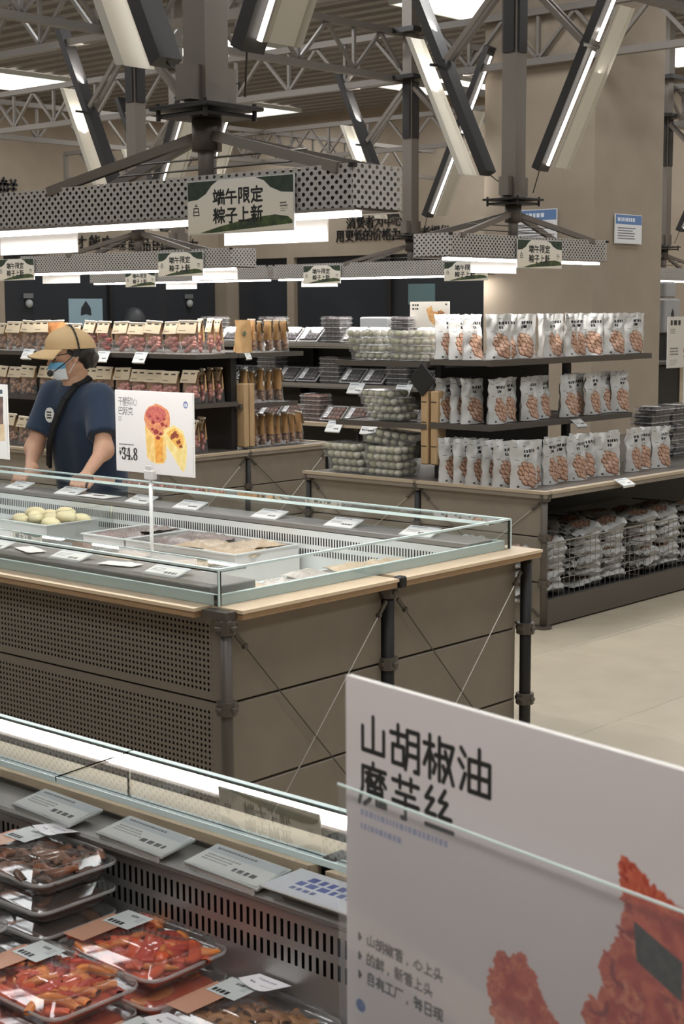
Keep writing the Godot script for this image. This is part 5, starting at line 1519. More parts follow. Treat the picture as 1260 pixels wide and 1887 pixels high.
func build_person() -> void:
	var B := Vector3(4.66, 0, -5.69)
	var V := func(x: float, y: float, z: float) -> Vector3: return Vector3(x, y, z) - B
	var skin := mat(rgb(206, 160, 132), 0.55)
	skin.subsurf_scatter_enabled = true
	skin.subsurf_scatter_strength = 0.12
	var f := Vector3(-0.917, 0, -0.396).rotated(Vector3(0.396, 0, -0.917).normalized(), -0.14).normalized()
	var rt := Vector3(0.396, 0, -0.917).normalized()
	var up := rt.cross(f).normalized()
	var C: Vector3 = V.call(4.52, 1.428, -5.676)
	var H := func(a: float, b: float, c: float) -> Vector3: return C + f * a + rt * b + up * c
	var caps := [
		[V.call(4.65, 0.88, -5.64), V.call(4.60, 1.12, -5.63), 0.105, 0.1], [V.call(4.65, 0.88, -5.75), V.call(4.59, 1.12, -5.75), 0.105, 0.1],
		[V.call(4.585, 1.225, -5.57), V.call(4.565, 1.23, -5.81), 0.052, 0.052], [V.call(4.57, 1.22, -5.69), V.call(4.535, 1.35, -5.678), 0.056, 0.05],
		[V.call(4.575, 1.225, -5.535), V.call(4.5, 1.0, -5.425), 0.045, 0.035], [V.call(4.5, 1.0, -5.425), V.call(4.3, 0.912, -5.31), 0.036, 0.024],
		[V.call(4.555, 1.235, -5.85), V.call(4.46, 0.985, -5.88), 0.045, 0.035], [V.call(4.46, 0.985, -5.88), V.call(4.29, 0.908, -5.69), 0.036, 0.024],
		[V.call(4.66, 0.86, -5.61), V.call(4.69, 0.45, -5.6), 0.085, 0.055], [V.call(4.69, 0.45, -5.6), V.call(4.73, 0.08, -5.6), 0.052, 0.036],
		[V.call(4.66, 0.86, -5.78), V.call(4.69, 0.45, -5.79), 0.085, 0.055], [V.call(4.69, 0.45, -5.79), V.call(4.73, 0.08, -5.79), 0.052, 0.036]]
	var person := MeshInstance3D.new()
	person.name = numbered("person")
	add_child(person)
	person.position = B
	tag(person, "employee in navy t-shirt, beige cap and face mask, leaning on the freezer case", "person")
	# head and hands are meshed finer and joined to the body's surface
	var head := [
		[H.call(-0.02, 0, 0.022), H.call(0.022, 0, 0.03), 0.08, 0.076], [H.call(0.03, 0, -0.01), H.call(0.042, 0, -0.085), 0.058, 0.036], [H.call(0.0, 0.03, -0.05), H.call(0.036, 0.012, -0.088), 0.034, 0.028], [H.call(0.0, -0.03, -0.05), H.call(0.036, -0.012, -0.088), 0.034, 0.028],
		[H.call(0.083, 0, 0.0), H.call(0.098, 0, -0.036), 0.009, 0.013], [H.call(0.072, 0.03, 0.014), H.call(0.08, 0.012, 0.012), 0.012, 0.012], [H.call(0.072, -0.03, 0.014), H.call(0.08, -0.012, 0.012), 0.012, 0.012],
		[H.call(-0.008, 0.076, 0.006), H.call(-0.004, 0.078, -0.034), 0.013, 0.009], [H.call(-0.008, -0.076, 0.006), H.call(-0.004, -0.078, -0.034), 0.013, 0.009],
		[H.call(0.072, 0.018, -0.068), H.call(0.072, -0.018, -0.068), 0.009, 0.009], [V.call(4.57, 1.24, -5.69), H.call(-0.02, 0, -0.05), 0.054, 0.052]]
	var body := sdf_mesh(caps, 0.013, 0.05)
	var hm := sdf_mesh(head, 0.006, 0.02)
	var join := SurfaceTool.new()
	join.begin(Mesh.PRIMITIVE_TRIANGLES)
	join.append_from(body, 0, Transform3D.IDENTITY)
	join.append_from(hm, 0, Transform3D.IDENTITY)
	for q in [[V.call(4.3, 0.912, -5.31), Vector3(-0.8, -0.3, 0.42), 1.0], [V.call(4.29, 0.908, -5.69), Vector3(-0.86, -0.3, 0.3), -1.0]]:
		var W: Vector3 = q[0]
		var d: Vector3 = q[1].normalized()
		var s: Vector3 = Vector3.UP.cross(d).normalized() * q[2]   # towards the thumb
		var n: Vector3 = d.cross(s).normalized()
		if n.y < 0.0:
			n = -n
		var hand := [[W - d * 0.03, W + d * 0.02, 0.024, 0.023]]
		var len := [0.95, 1.05, 1.0, 0.8]
		for i in 4:
			var o := s * (0.026 - 0.0175 * i)
			var k := W + d * 0.068 + o + n * 0.004
			hand.append([W + d * 0.012 + o * 0.7, k, 0.014, 0.0115])
			var p1: Vector3 = k + (d * 0.9 - n * 0.5).normalized() * 0.03 * len[i]
			var p2: Vector3 = p1 + (d * 0.2 - n).normalized() * 0.021 * len[i]
			var p3: Vector3 = p2 + (-d * 0.7 - n * 0.35).normalized() * 0.016 * len[i]
			hand.append([k, p1, 0.0098, 0.009]); hand.append([p1, p2, 0.0088, 0.008]); hand.append([p2, p3, 0.008, 0.0068])
		var t0 := W + d * 0.018 + s * 0.022 - n * 0.006
		var t1: Vector3 = t0 + (d * 0.75 + s * 0.65 - n * 0.3).normalized() * 0.034
		var t2: Vector3 = t1 + (d * 0.95 - s * 0.1 - n * 0.35).normalized() * 0.027
		hand.append([t0, t1, 0.0135, 0.0105]); hand.append([t1, t2, 0.0102, 0.008])
		join.append_from(sdf_mesh(hand, 0.0036, 0.007), 0, Transform3D.IDENTITY)
	person.mesh = join.commit()
	person.material_override = skin
	# clothes
	var navy := noise_mat(rgb(30, 46, 68), rgb(38, 56, 80), 0.05, 8.0, 0.85, 61)
	navy.rim_enabled = true
	navy.rim = 0.3
	var shirt := [
		[V.call(4.655, 0.82, -5.63), V.call(4.6, 1.12, -5.625), 0.125, 0.118, Vector3(0, 0, 0)], [V.call(4.655, 0.82, -5.76), V.call(4.59, 1.12, -5.755), 0.125, 0.118, Vector3(0, 0, 0)],
		[V.call(4.585, 1.21, -5.57), V.call(4.565, 1.215, -5.81), 0.077, 0.077, Vector3(0, 0, 0)], [V.call(4.58, 1.21, -5.69), V.call(4.562, 1.285, -5.687), 0.085, 0.066, Vector3(-0.15, 1, 0).normalized()]]
	var dl: Vector3 = (V.call(4.5, 1.0, -5.425) - V.call(4.575, 1.225, -5.535)).normalized(); var dr: Vector3 = (V.call(4.46, 0.985, -5.88) - V.call(4.555, 1.235, -5.85)).normalized()
	shirt.append([V.call(4.575, 1.222, -5.535), V.call(4.575, 1.222, -5.535) + dl * 0.19, 0.064, 0.073, dl])
	shirt.append([V.call(4.555, 1.232, -5.85), V.call(4.555, 1.232, -5.85) + dr * 0.19, 0.064, 0.072, dr])
	shared("t_shirt", sdf_mesh(shirt, 0.011, 0.045), navy, person)
	var pants := [[V.call(4.66, 0.87, -5.62), V.call(4.69, 0.45, -5.595), 0.108, 0.082], [V.call(4.69, 0.45, -5.595), V.call(4.73, 0.06, -5.595), 0.082, 0.07], [V.call(4.66, 0.87, -5.77), V.call(4.69, 0.45, -5.795), 0.108, 0.082], [V.call(4.69, 0.45, -5.795), V.call(4.73, 0.06, -5.795), 0.082, 0.07]]
	shared("trousers", sdf_mesh(pants, 0.016, 0.03), mat(rgb(38, 42, 52), 0.85), person)
	for z in [-5.6, -5.79]:
		shared("shoe", sdf_mesh([[V.call(4.75, 0.04, z), V.call(4.6, 0.032, z), 0.042, 0.036], [V.call(4.74, 0.07, z), V.call(4.69, 0.06, z), 0.042, 0.04]], 0.01, 0.03), M.black, person)
	# cap: crown, brim, button, seam line
	var cap := noise_mat(rgb(196, 164, 120), rgb(206, 176, 132), 0.06, 10.0, 0.85, 62)
	var rows := []
	for i in 9:
		var th := PI / 2 * i / 8.0
		var row := []
		for j in 28:
			var a := -TAU * j / 28.0
			var k := 1.0 if i < 8 else 1.02
			row.append(H.call(-0.01 + 0.115 * sin(th) * cos(a) * k, 0.1 * sin(th) * sin(a) * k, 0.034 + 0.088 * pow(cos(th), 0.8) - 0.03 * sin(th) * (0.5 - 0.5 * cos(a))))
		rows.append(row)
	obj("cap_crown", mb().grid(rows, false, true), cap, person, true)
	var bt := []; var bb := []
	for i in 6:
		var r1 := []; var r2 := []
		for j in 15:
			var a := lerpf(-1.05, 1.05, j / 14.0)
			var k := i / 5.0
			var ext := k * 0.082 * (cos(a) * 0.75 + 0.3)
			var p: Vector3 = H.call(-0.01 + 0.114 * cos(a) + ext * 1.0, 0.098 * sin(a) + ext * 0.25 * sin(a), 0.033 - 0.018 * k * k - 0.02 * absf(sin(a)) * k - 0.012 * (1 - cos(a)))
			r1.append(p); r2.append(p - up * 0.004)
		bt.append(r1); bb.append(r2)
	obj("cap_brim", mb().grid(bt, true).grid(bb), cap, person, true)
	obj("cap_button", mb().ball(H.call(-0.01, 0, 0.122), Vector3.ONE * 0.008, 8, 5), cap, person, true)
	var hairm := mat(rgb(38, 33, 31), 0.5)
	shared("hair", sdf_mesh([[H.call(-0.05, 0.03, -0.01), H.call(-0.06, 0.02, -0.05), 0.06, 0.035], [H.call(-0.05, -0.03, -0.01), H.call(-0.06, -0.02, -0.05), 0.06, 0.035], [H.call(0.02, -0.076, 0.01), H.call(0.0, -0.079, -0.012), 0.012, 0.008], [H.call(0.02, 0.076, 0.01), H.call(0.0, 0.079, -0.012), 0.012, 0.008]], 0.007, 0.02), hairm, person)
	shared("hair_bun", sdf_mesh([[H.call(-0.098, -0.02, -0.035), H.call(-0.096, 0.005, -0.06), 0.03, 0.026]], 0.007, 0.02), mat(rgb(84, 78, 74), 0.5), person)
	# mask in two bands with ear loops
	var band := func(v0: float, v1: float, nrow: int) -> MB:
		var rr := []
		for i in nrow + 1:
			var v := lerpf(v0, v1, i / float(nrow))
			var row := []
			for j in 15:
				var a := lerpf(-1.22, 1.22, j / 14.0)
				var bulge := 0.022 * sin(v * PI * 0.8 + 0.5) * pow(cos(a), 2.0)
				var rad := lerpf(1.0, 0.78, v * v)
				row.append(H.call(0.02 + (0.07 * cos(a)) * rad + bulge, -0.074 * sin(a) * rad * (1.0 if v < 0.6 else 0.97), -0.038 - 0.074 * v + 0.01 * cos(a) * (1 - v)))
			rr.append(row)
		return mb().grid(rr)
	obj("mask_upper", band.call(0.0, 0.36, 4), mat(rgb(112, 176, 214), 0.8), person, true)
	obj("mask_lower", band.call(0.36, 1.0, 7), mat(rgb(226, 230, 234), 0.8), person, true)
	for s in [-1, 1]:
		obj("ear_loop", mb().path([H.call(0.045, 0.072 * s, -0.04), H.call(0.0, 0.084 * s, -0.012), H.call(-0.016, 0.084 * s, -0.02), H.call(0.034, 0.066 * s, -0.085)], 0.0016, 5), M.white, person)
		obj("eye", mb().ball(H.call(0.079, 0.03 * s, -0.012), Vector3.ONE * 0.009, 8, 6), M.black, person, true)
	# glasses
	for s in [-1, 1]:
		var pts := []
		for j in 17:
			var a := TAU * j / 16.0
			pts.append(H.call(0.094 - 0.01 * absf(cos(a) * 0.5 + 0.5 * s * s), s * 0.033 + 0.026 * cos(a), -0.014 + 0.018 * sin(a)))
		obj("glasses_rim", mb().path(pts, 0.0018, 5), M.black, person)
		obj("glasses_temple", mb().tube(H.call(0.085, 0.06 * s, 0.0), H.call(0.0, 0.082 * s, 0.004), 0.002, 5), M.black, person)
	# headset: band over the cap, ear pads, microphone on a boom
	var arc := []
	for j in 15:
		var a := lerpf(-0.12, PI + 0.12, j / 14.0)
		arc.append(H.call(-0.02, 0.105 * cos(a), 0.022 + 0.103 * sin(a)))
	obj("headset_band", mb().path(arc, 0.0042, 6), M.black, person, true)
	for s in [-1, 1]:
		obj("ear_pad", mb().tube(H.call(-0.006, 0.074 * s, 0.0), H.call(-0.006, 0.096 * s, 0.0), 0.017, 12), M.black, person)
	obj("microphone_boom", mb().path([H.call(0.0, -0.096, -0.004), H.call(0.04, -0.092, -0.03), H.call(0.09, -0.066, -0.062), H.call(0.108, -0.03, -0.075)], 0.0026, 5), M.black, person)
	obj("microphone", mb().ball(H.call(0.11, -0.024, -0.076), Vector3.ONE * 0.015, 10, 7), M.black, person, true)
	# strap across the chest and the round badge
	var path := [V.call(4.585, 1.315, -5.61), V.call(4.515, 1.28, -5.63), V.call(4.474, 1.22, -5.66), V.call(4.46, 1.15, -5.695), V.call(4.462, 1.08, -5.74), V.call(4.475, 1.0, -5.785), V.call(4.51, 0.9, -5.835)]
	var sr := mb()
	for i in path.size() - 1:
		sr.bar(path[i], path[i + 1], 0.034, 0.014, Vector3(-1, 0.3, 0))
	obj("chest_strap", sr, mat(rgb(24, 25, 28), 0.8), person)
	var bdg := mb()
	bdg.xf = Transform3D(Basis(Vector3(0, 0, 1), PI / 2) * Basis(Vector3.UP, 0.0), V.call(4.462, 1.145, -5.757))
	bdg.prism(oval(0, 0, 0.034, 0.031), -0.003, 0.004)
	var bo := obj("badge", bdg, M.white, person)
	for i in 3:
		obj("badge_line", mb().box(V.call(4.4576, 1.158 - 0.013 * i, -5.757), Vector3(0.0012, 0.006, 0.034 - 0.004 * (i % 2))), M.black, bo)

# ------------------------------------------------------------------ the chilled case in front
func build_front_case() -> void:
	var t := thing("chilled_case", "near chilled case with a wood rim, glass guard and slotted steel inside", "chilled case")
	var z0 := -4.2; var z1 := 0.9
	# outer shell and interior
	obj("outer_panel", mb().span(Vector3(1.62, 0.1, z0), Vector3(1.65, 0.82, z1)).span(Vector3(0.33, 0.1, z0), Vector3(0.36, 0.8, z1)).span(Vector3(0.33, 0.1, z0), Vector3(1.65, 0.82, z0 + 0.03)).span(Vector3(0.33, 0.1, z1 - 0.03), Vector3(1.65, 0.82, z1)).span(Vector3(0.4, 0.0, z0 + 0.05), Vector3(1.58, 0.1, z1 - 0.05)), M.taupe, t)
	slotted(t, 1.484, z0 + 0.03, z1 - 0.03, 0.615, 0.814, [[0.763, 0.789], [0.728, 0.751]], 0.0132, 0.0055, M.stainless)
	obj("liner", mb().span(Vector3(0.36, 0.6, z0 + 0.03), Vector3(1.484, 0.615, z1 - 0.03)).span(Vector3(0.48, 0.6, z0 + 0.03), Vector3(0.5, 0.8, z1 - 0.03)), M.stainless, t)
	obj("ledge", mb().cbox(Vector3(1.514, 0.812, (z0 + z1) / 2), Vector3(0.086, 0.014, z1 - z0 - 0.06), 0.004), M.stainless_dark, t)
	obj("near_ledge", mb().cbox(Vector3(0.43, 0.805, (z0 + z1) / 2), Vector3(0.14, 0.014, z1 - z0 - 0.06), 0.004), M.stainless_dark, t)
	# wood rim with a joint, the glass guard on it
	for q in [[z0, -1.452], [-1.42, z1]]:
		var rb := mb()
		if q[1] < 0:
			rb.prism(PackedVector2Array([Vector2(1.557, q[0]), Vector2(1.655, q[0]), Vector2(1.655, q[1] + 0.04), Vector2(1.557, q[1])]), 0.826, 0.84)
		else:
			rb.prism(PackedVector2Array([Vector2(1.557, q[0]), Vector2(1.655, q[0] + 0.04), Vector2(1.655, q[1]), Vector2(1.557, q[1])]), 0.826, 0.84)
		obj("rim_board", rb, M.wood, t)
	obj("rim_underlay", mb().span(Vector3(1.553, 0.806, z0), Vector3(1.62, 0.826, z1)), M.bronze, t)
	obj("rim_clamp", mb().cbox(Vector3(1.592, 0.833, -1.425), Vector3(0.05, 0.03, 0.03), 0.004), M.black, t)
	obj("near_rim", mb().span(Vector3(0.31, 0.8, z0), Vector3(0.38, 0.815, z1)), M.wood, t)
	for q in [[z0, -1.86], [-1.855, z1]]:
		var g := obj("glass_guard", mb().span(Vector3(1.574, 0.842, q[0]), Vector3(1.582, 0.916, q[1])), M.glass, t)
		obj("polished_edge", mb().span(Vector3(1.5735, 0.9252, q[0]), Vector3(1.5825, 0.9262, q[1])).span(Vector3(1.5822, 0.9162, q[0]), Vector3(1.584, 0.9262, q[1])), M.glass_edge, g)
		var cm := mb()
		cm.xf = Transform3D(Basis(Vector3.BACK, deg_to_rad(2.9)), Vector3(1.582, 0.921, 0))
		cm.span(Vector3(-0.15, -0.004, q[0]), Vector3(0, 0.004, q[1]))
		var cp := obj("glass_cap", cm, M.glass, t)
		cm = mb()
		cm.xf = Transform3D(Basis(Vector3.BACK, deg_to_rad(2.9)), Vector3(1.582, 0.921, 0))
		cm.span(Vector3(-0.152, -0.0044, q[0]), Vector3(-0.1502, 0.0044, q[1]))
		obj("polished_edge", cm, M.glass_edge, cp)
	obj("seal_strip", mb().span(Vector3(1.568, 0.84, z0), Vector3(1.574, 0.846, z1)).span(Vector3(1.582, 0.84, z0), Vector3(1.588, 0.846, z1)), M.seal, t)
	# price tags along the ledge
	var k := 0
	for q in [[-1.955, "big slanted price tag on the near case's ledge, left one above the meat boxes"], [-1.742, "big slanted price tag on the near case's ledge, middle one of three"], [-1.545, "big slanted price tag on the near case's ledge, right one beside the blue-printed card"]]:
		price_tag(q[1], Vector3(1.506, 0.832, q[0]), -PI / 2 - 0.05, Vector2(0.158, 0.068), 1.42, "price tags on the near case's ledge", k)
		k += 1
	var im := page(200, 120, rgb(228, 228, 234))
	small_print(im, 48, 24, 90, 1, 44, rgb(84, 96, 168), 21); small_print(im, 40, 52, 120, 1, 40, rgb(96, 108, 176), 22); small_print(im, 44, 82, 50, 1, 26, rgb(110, 116, 160), 23)
	small_print(im, 120, 12, 60, 1, 10, rgb(170, 172, 186), 24)
	var c := thing("price_card", "white card with blue print lying over the edge of the near case's ledge", "card", Vector3(1.508, 0.838, -1.375), -PI / 2)
	obj("card", mb().cbox(Vector3(0, -0.003, 0), Vector3(0.17, 0.003, 0.085), 0.001), M.white, c)
	sheet("print", 0.168, 0.083, tex_mat(im, 0.5), c, Vector3(0, -0.0013, 0)).rotation.x = -PI / 2
	obj("support", mb().span(Vector3(-0.06, -0.02, -0.02), Vector3(0.06, -0.005, 0.02)), M.white_metal, c)
	c.rotation = Vector3(0, -PI / 2, 0)
	# food boxes in stacks
	food_prints()
	var G := "clear food boxes in the near chilled case"
	for q in [
		["stack", 1.393, -1.862, 5, "meat", "brown meat under the slanted price tags", 1.0],
		["stack", 1.192, -1.858, 4, "meat", "brown meat cut by the photo's left edge", 0.0],
		["stack", 1.245, -1.645, 3, "red", "red and orange strips, nearest the left edge", 0.0],
		["stack", 1.404, -1.634, 3, "red", "red and orange strips, beside the slotted wall", 0.0],
		["stack", 1.4, -1.412, 2, "tan", "brown shreds beside the slotted wall", 1.0],
		["stack", 1.235, -1.42, 2, "tan", "brown shreds at the photo's bottom edge", 1.0],
		["stack", 1.235, -1.2, 2, "tan", "brown shreds left of the big white sign", 1.0],
		["stack", 1.4, -1.19, 2, "tan", "brown shreds behind the big white sign", 0.0],
		["stack", 1.08, -1.64, 2, "meat", "brown meat at the photo's lower left corner", 0.0],
		["stack", 1.392, -2.085, 4, "meat", "brown meat at the left edge, behind another stack", 0.0]]:
		for i in q[3]:
			var top: bool = i == q[3] - 1
			food_box(q[4], Vector3(q[1] + rng.randf_range(-0.002, 0.002), 0.6165 + 0.04 * i, q[2] + rng.randf_range(-0.003, 0.003)), top, q[6] > 0.5 and top, "clear box of %s, %s" % [q[5], "topmost" if top else "%s from below" % ORD[i]], G)

var lump_meshes := []
var food_mats := {}
func food_prints() -> void:
	var im := page(160, 96, rgb(206, 210, 208))
	small_print(im, 60, 16, 44, 1, 22, rgb(90, 94, 96), 31); small_print(im, 110, 18, 34, 4, 8, rgb(150, 154, 154), 32)
	small_print(im, 16, 68, 84, 1, 36, rgb(40, 42, 44), 33)
	M.box_tag = tex_mat(im, 0.35)
	im = page(160, 96, rgb(238, 234, 236))
	small_print(im, 30, 22, 100, 1, 22, rgb(170, 166, 176), 34); small_print(im, 24, 56, 20, 1, 20, rgb(120, 118, 126), 35); small_print(im, 70, 60, 60, 1, 10, rgb(180, 178, 186), 36)
	M.sticker = tex_mat(im, 0.45)
	M.band = clear_film(rgb(222, 168, 140), 0.82, 0.25)
	for k in 5:
		var r := RandomNumberGenerator.new()
		r.seed = 70 + k
		# a bent strip: a swept oval
		var rows := []
		for i in 8:
			var s := i / 7.0
			var a := lerpf(-0.9, 0.9, s) * (0.4 + 0.3 * k)
			var c := Vector3(sin(a) * 0.03, 0.004 * sin(s * PI * 2 + k), cos(a) * 0.022 - 0.015)
			var tg := Vector3(cos(a), 0, -sin(a) * 0.7).normalized()
			var sd := Vector3.UP.cross(tg).normalized()
			var w := 0.0075 * (sin(PI * clampf(s, 0.06, 0.94)) * 0.7 + 0.45) * (1.0 + 0.2 * (k % 3))
			var row := []
			for j in 8:
				var b := TAU * j / 8.0
				row.append(c + sd * cos(b) * w * r.randf_range(0.9, 1.15) + Vector3.UP * sin(b) * w * 0.6)
			rows.append(row)
		lump_meshes.append(mb().grid(rows, true, true).commit(true))
	food_mats = {
		"meat": [noise_mat(rgb(104, 74, 54), rgb(76, 54, 44), 0.05, 30.0, 0.35, 71), noise_mat(rgb(150, 104, 74), rgb(112, 76, 56), 0.05, 30.0, 0.35, 72), noise_mat(rgb(158, 100, 64), rgb(134, 80, 52), 0.05, 30.0, 0.3, 73)],
		"red": [noise_mat(rgb(206, 78, 52), rgb(226, 110, 66), 0.05, 30.0, 0.28, 74), noise_mat(rgb(222, 120, 60), rgb(236, 156, 88), 0.05, 30.0, 0.28, 75), noise_mat(rgb(190, 62, 52), rgb(212, 96, 74), 0.05, 30.0, 0.28, 76)],
		"tan": [noise_mat(rgb(176, 128, 82), rgb(150, 100, 62), 0.05, 30.0, 0.45, 77), noise_mat(rgb(196, 150, 104), rgb(168, 118, 76), 0.05, 30.0, 0.45, 78), noise_mat(rgb(130, 84, 52), rgb(156, 106, 66), 0.05, 30.0, 0.45, 79)]}

var box_shell := {}
func _round_rect(w: float, d: float, r: float) -> Array:
	var pts := []
	for c in 4:
		var cx: float = (w / 2 - r) * [1, -1, -1, 1][c]; var cz: float = (d / 2 - r) * [1, 1, -1, -1][c]
		for i in 5:
			var a := PI / 2 * c + PI / 2 * i / 4.0
			pts.append(Vector2(cx + cos(a) * r, cz + sin(a) * r))
	return pts

func _tray_shape(levels: Array, w: float, d: float, floor_at: float) -> MB:
	# levels: [grow, y]
	var m := mb()
	var rows := []
	for l in levels:
		var row := []
		for p in _round_rect(w + l[0], d + l[0], 0.022):
			row.append(Vector3(p.x, l[1], p.y))
		rows.append(row)
	m.grid(rows, false, true)
	var pts := _round_rect(w + levels[-1][0], d + levels[-1][0], 0.022)
	for i in pts.size():
		var a: Vector2 = pts[i]; var b: Vector2 = pts[(i + 1) % pts.size()]
		m.tri(Vector3(0, floor_at, 0), Vector3(a.x, floor_at, a.y), Vector3(b.x, floor_at, b.y))
	return m

func food_box(kind: String, at: Vector3, top: bool, stickered: bool, label: String, group: String) -> void:
	var t := thing("food_box", label, "food box", at, rng.randf_range(-0.02, 0.02), group)
	var w := 0.136; var d := 0.196
	if box_shell.is_empty():
		box_shell.base = _tray_shape([[0.016, 0.0212], [0.016, 0.0188], [0.0, 0.0188], [-0.016, 0.002]], w, d, 0.002).commit(true)
		box_shell.lid = _tray_shape([[0.018, 0.0215], [0.018, 0.0245], [0.0, 0.0245], [-0.008, 0.0385], [-0.02, 0.0385], [-0.024, 0.0365]], w, d, 0.0365).commit(true)
		var rim := mb()
		var prev: Array = []
		for q in [[0.0185, 0.0205], [0.0195, 0.0228], [0.0165, 0.0252]]:
			var row := []
			for p in _round_rect(w + q[0], d + q[0], 0.024):
				row.append(Vector3(p.x, q[1], p.y))
			prev.append(row)
		rim.grid(prev, true, true)
		box_shell.rim = rim.commit(true)
	shared("base", box_shell.base, M.clear, t)
	var lid := shared("lid", box_shell.lid, M.clear, t)
	shared("lid_rim", box_shell.rim, M.clear_rim, lid)
	var fm: Array = food_mats[kind]
	var bed := mb()
	bed.cbox(Vector3(0, 0.0115, 0), Vector3(0.122, 0.018, 0.182), 0.007)
	obj("food_bed", bed, fm[0], t, true)
	var n := 70 if top else 14
	for i in n:
		var p := Vector3(rng.randf_range(-0.05, 0.05), rng.randf_range(0.019, 0.028), rng.randf_range(-0.078, 0.078))
		var sc := rng.randf_range(0.8, 1.25) if kind != "tan" else rng.randf_range(0.55, 0.85)
		shared("food_piece", lump_meshes[rng.randi() % 5], fm[rng.randi() % 3], t, Transform3D(Basis(Vector3.UP, rng.randf_range(0, TAU)) * Basis(Vector3.RIGHT, rng.randf_range(-0.3, 0.3)) * Basis.from_scale(Vector3.ONE * sc), p))
	if top:
		# salmon paper band across the far left third, with a price label; some carry a white sticker
		obj("paper_band", mb().span(Vector3(-0.066, 0.0387, -0.094), Vector3(0.03, 0.0391, -0.05)), M.band, t)
		var lb := mb()
		lb.quad(Vector3(0.0, 0.0396, -0.034), Vector3(0.0, 0.0396, -0.088), Vector3(0.058, 0.0396, -0.088), Vector3(0.058, 0.0396, -0.034))
		var q := mb()
		q.quad(Vector3(-0.006, 0.0396, -0.084), Vector3(-0.006, 0.0396, -0.03), Vector3(0.052, 0.0396, -0.03), Vector3(0.052, 0.0396, -0.084))
		obj("price_label", _flat_label(Vector3(0.026, 0.0398, -0.058), 0.056, 0.052), M.box_tag, t)
		if stickered:
			var sm := mb()
			var rows := []
			for i in 5:
				var row := []
				for j in 7:
					var u := j / 6.0 - 0.5; var v := i / 4.0 - 0.5
					row.append(Vector3(0.058 - v * 0.042, 0.0415 + 0.008 * u * u * 4 * (0.5 + v) + 0.002, -0.028 + u * 0.062))
				rows.append(row)
			obj("sticker", mb().grid(rows), M.sticker, t, true)

func _flat_label(c: Vector3, w: float, h: float) -> MB:
	# lies on a lid, read from -x
	var m := mb()
	m.quad(c + Vector3(-h / 2, 0, -w / 2), c + Vector3(-h / 2, 0, w / 2), c + Vector3(h / 2, 0, w / 2), c + Vector3(h / 2, 0, -w / 2))
	return m

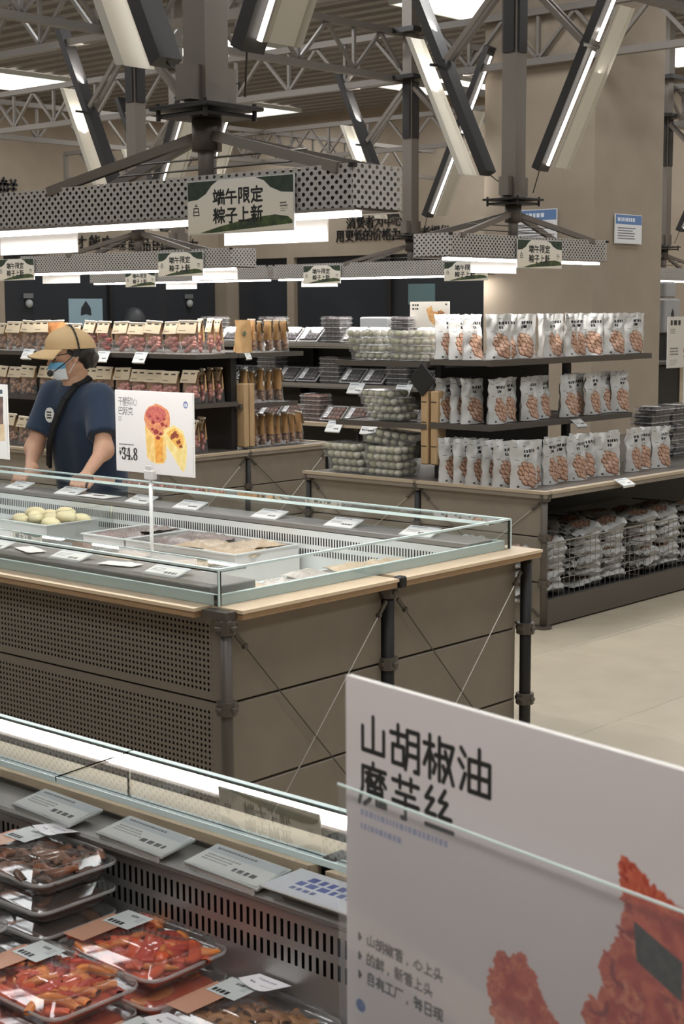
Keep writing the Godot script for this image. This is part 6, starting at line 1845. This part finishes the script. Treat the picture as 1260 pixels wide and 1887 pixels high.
# ------------------------------------------------------------------ the big white sign in front
func build_front_sign() -> void:
	var im := page(1260, 891, rgb(222, 216, 218))
	write(im, "山胡椒油", 44, 66, 92, 5.2, rgb(26, 28, 30), 1.2, 0.92)
	write(im, "魔芋丝", 44, 170, 92, 5.0, rgb(26, 28, 30), 1.2, 0.92)
	small_print(im, 48, 276, 290, 1, 26, rgb(158, 164, 196), 41); small_print(im, 48, 306, 170, 1, 26, rgb(158, 164, 196), 42)
	var g := rgb(60, 60, 64)
	var y := 545
	for s in ["山胡椒香，心上头", "的鲜，新香上头", "自有工厂，每日现"]:
		stroke(im, Vector2(42, y + 8), Vector2(42, y + 20), 3.5, g); stroke(im, Vector2(42, y + 8), Vector2(48, y + 14), 2.5, g); stroke(im, Vector2(48, y + 14), Vector2(42, y + 20), 2.5, g)
		write(im, s, 66, y, 26, 1.9, g, 1.16)
		y += 42
	blob(im, oval(46, 712, 16, 14), rgb(92, 116, 168), rgb(110, 132, 180), 0.05)
	# the food on the poster: red crumpled strips
	var pieces := [[PackedVector2Array([Vector2(446, 540), Vector2(470, 462), Vector2(490, 478), Vector2(520, 450), Vector2(556, 500), Vector2(590, 540), Vector2(630, 566), Vector2(650, 630), Vector2(690, 760), Vector2(560, 800), Vector2(470, 640)]), 5], [PackedVector2Array([Vector2(770, 196), Vector2(850, 236), Vector2(940, 262), Vector2(1060, 300), Vector2(1140, 390), Vector2(1180, 530), Vector2(1170, 720), Vector2(960, 800), Vector2(740, 760), Vector2(700, 640), Vector2(722, 560), Vector2(690, 500), Vector2(742, 430), Vector2(730, 390), Vector2(772, 330), Vector2(780, 250)]), 9]]
	var r := RandomNumberGenerator.new()
	r.seed = 5
	for q in pieces:
		blob(im, q[0], rgb(176, 62, 50), rgb(214, 104, 78), 0.018, q[1])
		var poly: PackedVector2Array = q[0]
		var n := 0
		# lumps along the outline, then over the middle
		for i in poly.size():
			for k in 5:
				var e := poly[i].lerp(poly[(i + 1) % poly.size()], k / 5.0)
				blob(im, oval(e.x, e.y, r.randf_range(10, 24), r.randf_range(8, 18), 0.2, n, r.randf_range(0, PI)), rgb(168, 60, 50).lerp(rgb(206, 104, 78), r.randf()), rgb(196, 84, 66).lerp(rgb(228, 140, 104), r.randf()), 0.05, n)
				n += 1
		for i in 130:
			var c := Vector2(r.randf_range(440, 1190), r.randf_range(200, 800))
			if Geometry2D.is_point_in_polygon(c, poly):
				blob(im, oval(c.x, c.y, r.randf_range(12, 46), r.randf_range(8, 22), 0.2, n, r.randf_range(0, PI)), rgb(150, 48, 44).lerp(rgb(212, 104, 74), r.randf()), rgb(190, 78, 62).lerp(rgb(232, 150, 112), r.randf()), 0.05, n)
				n += 1
	for i in 90:
		var p: PackedVector2Array = pieces[0 if i % 4 == 0 else 1][0]
		var c := Vector2(r.randf_range(450, 1150), r.randf_range(220, 780))
		if Geometry2D.is_point_in_polygon(c, p):
			var a := r.randf_range(0, PI)
			var cc := rgb(224, 140, 112) if i % 3 else rgb(126, 40, 40)
			for j in 5:
				stroke(im, c + Vector2.from_angle(a + j * 0.25) * 9 * j, c + Vector2.from_angle(a + (j + 1) * 0.25) * 9 * (j + 1), r.randf_range(2.5, 6), Color(cc, 0.55))
	blob(im, PackedVector2Array([Vector2(792, 290), Vector2(900, 330), Vector2(900, 400), Vector2(800, 360)]), rgb(52, 56, 54), rgb(70, 74, 70), 0.04)
	var dir := Vector3(-0.167, 0, 0.986)
	var P0 := Vector3(0.801, 0, -0.71)
	var c := P0 + dir * 0.21
	var t := thing("food_sign", "big white sign with black characters and red food, in the near case", "sign", c, atan2(-dir.z, dir.x))
	var top := 1.366; var h := 0.297
	obj("board", mb().box(Vector3(0, top - h / 2, -0.003), Vector3(0.42, h, 0.005)), M.white, t)
	sheet("print", 0.4195, h - 0.0005, tex_mat(im, 0.5), t, Vector3(0, top - h / 2, 0.0002))
	# clear sleeve over the lower three quarters
	var sl := sheet("clear_sleeve", 0.426, h - 0.078, clear_film(Color(0.8, 0.86, 0.95), 0.1, 0.03), t, Vector3(0, top - h / 2 - 0.039, 0.005))
	obj("sleeve_edge", mb().span(Vector3(-0.213, (h - 0.078) / 2 - 0.0007, -0.0006), Vector3(0.213, (h - 0.078) / 2 + 0.0007, 0.0008)), M.glass_edge, sl)
	obj("stem", mb().tube(Vector3(0, 0.616, -0.012), Vector3(0, top - h + 0.02, -0.012), 0.0065, 10), M.white_metal, t, true)
	obj("clamp", mb().cbox(Vector3(0, top - h, -0.008), Vector3(0.044, 0.034, 0.026), 0.004), mat(rgb(190, 190, 188), 0.35), t)
	obj("base", mb().tube(Vector3(0, 0.616, -0.012), Vector3(0, 0.626, -0.012), 0.05, 18), M.white_metal, t, true)
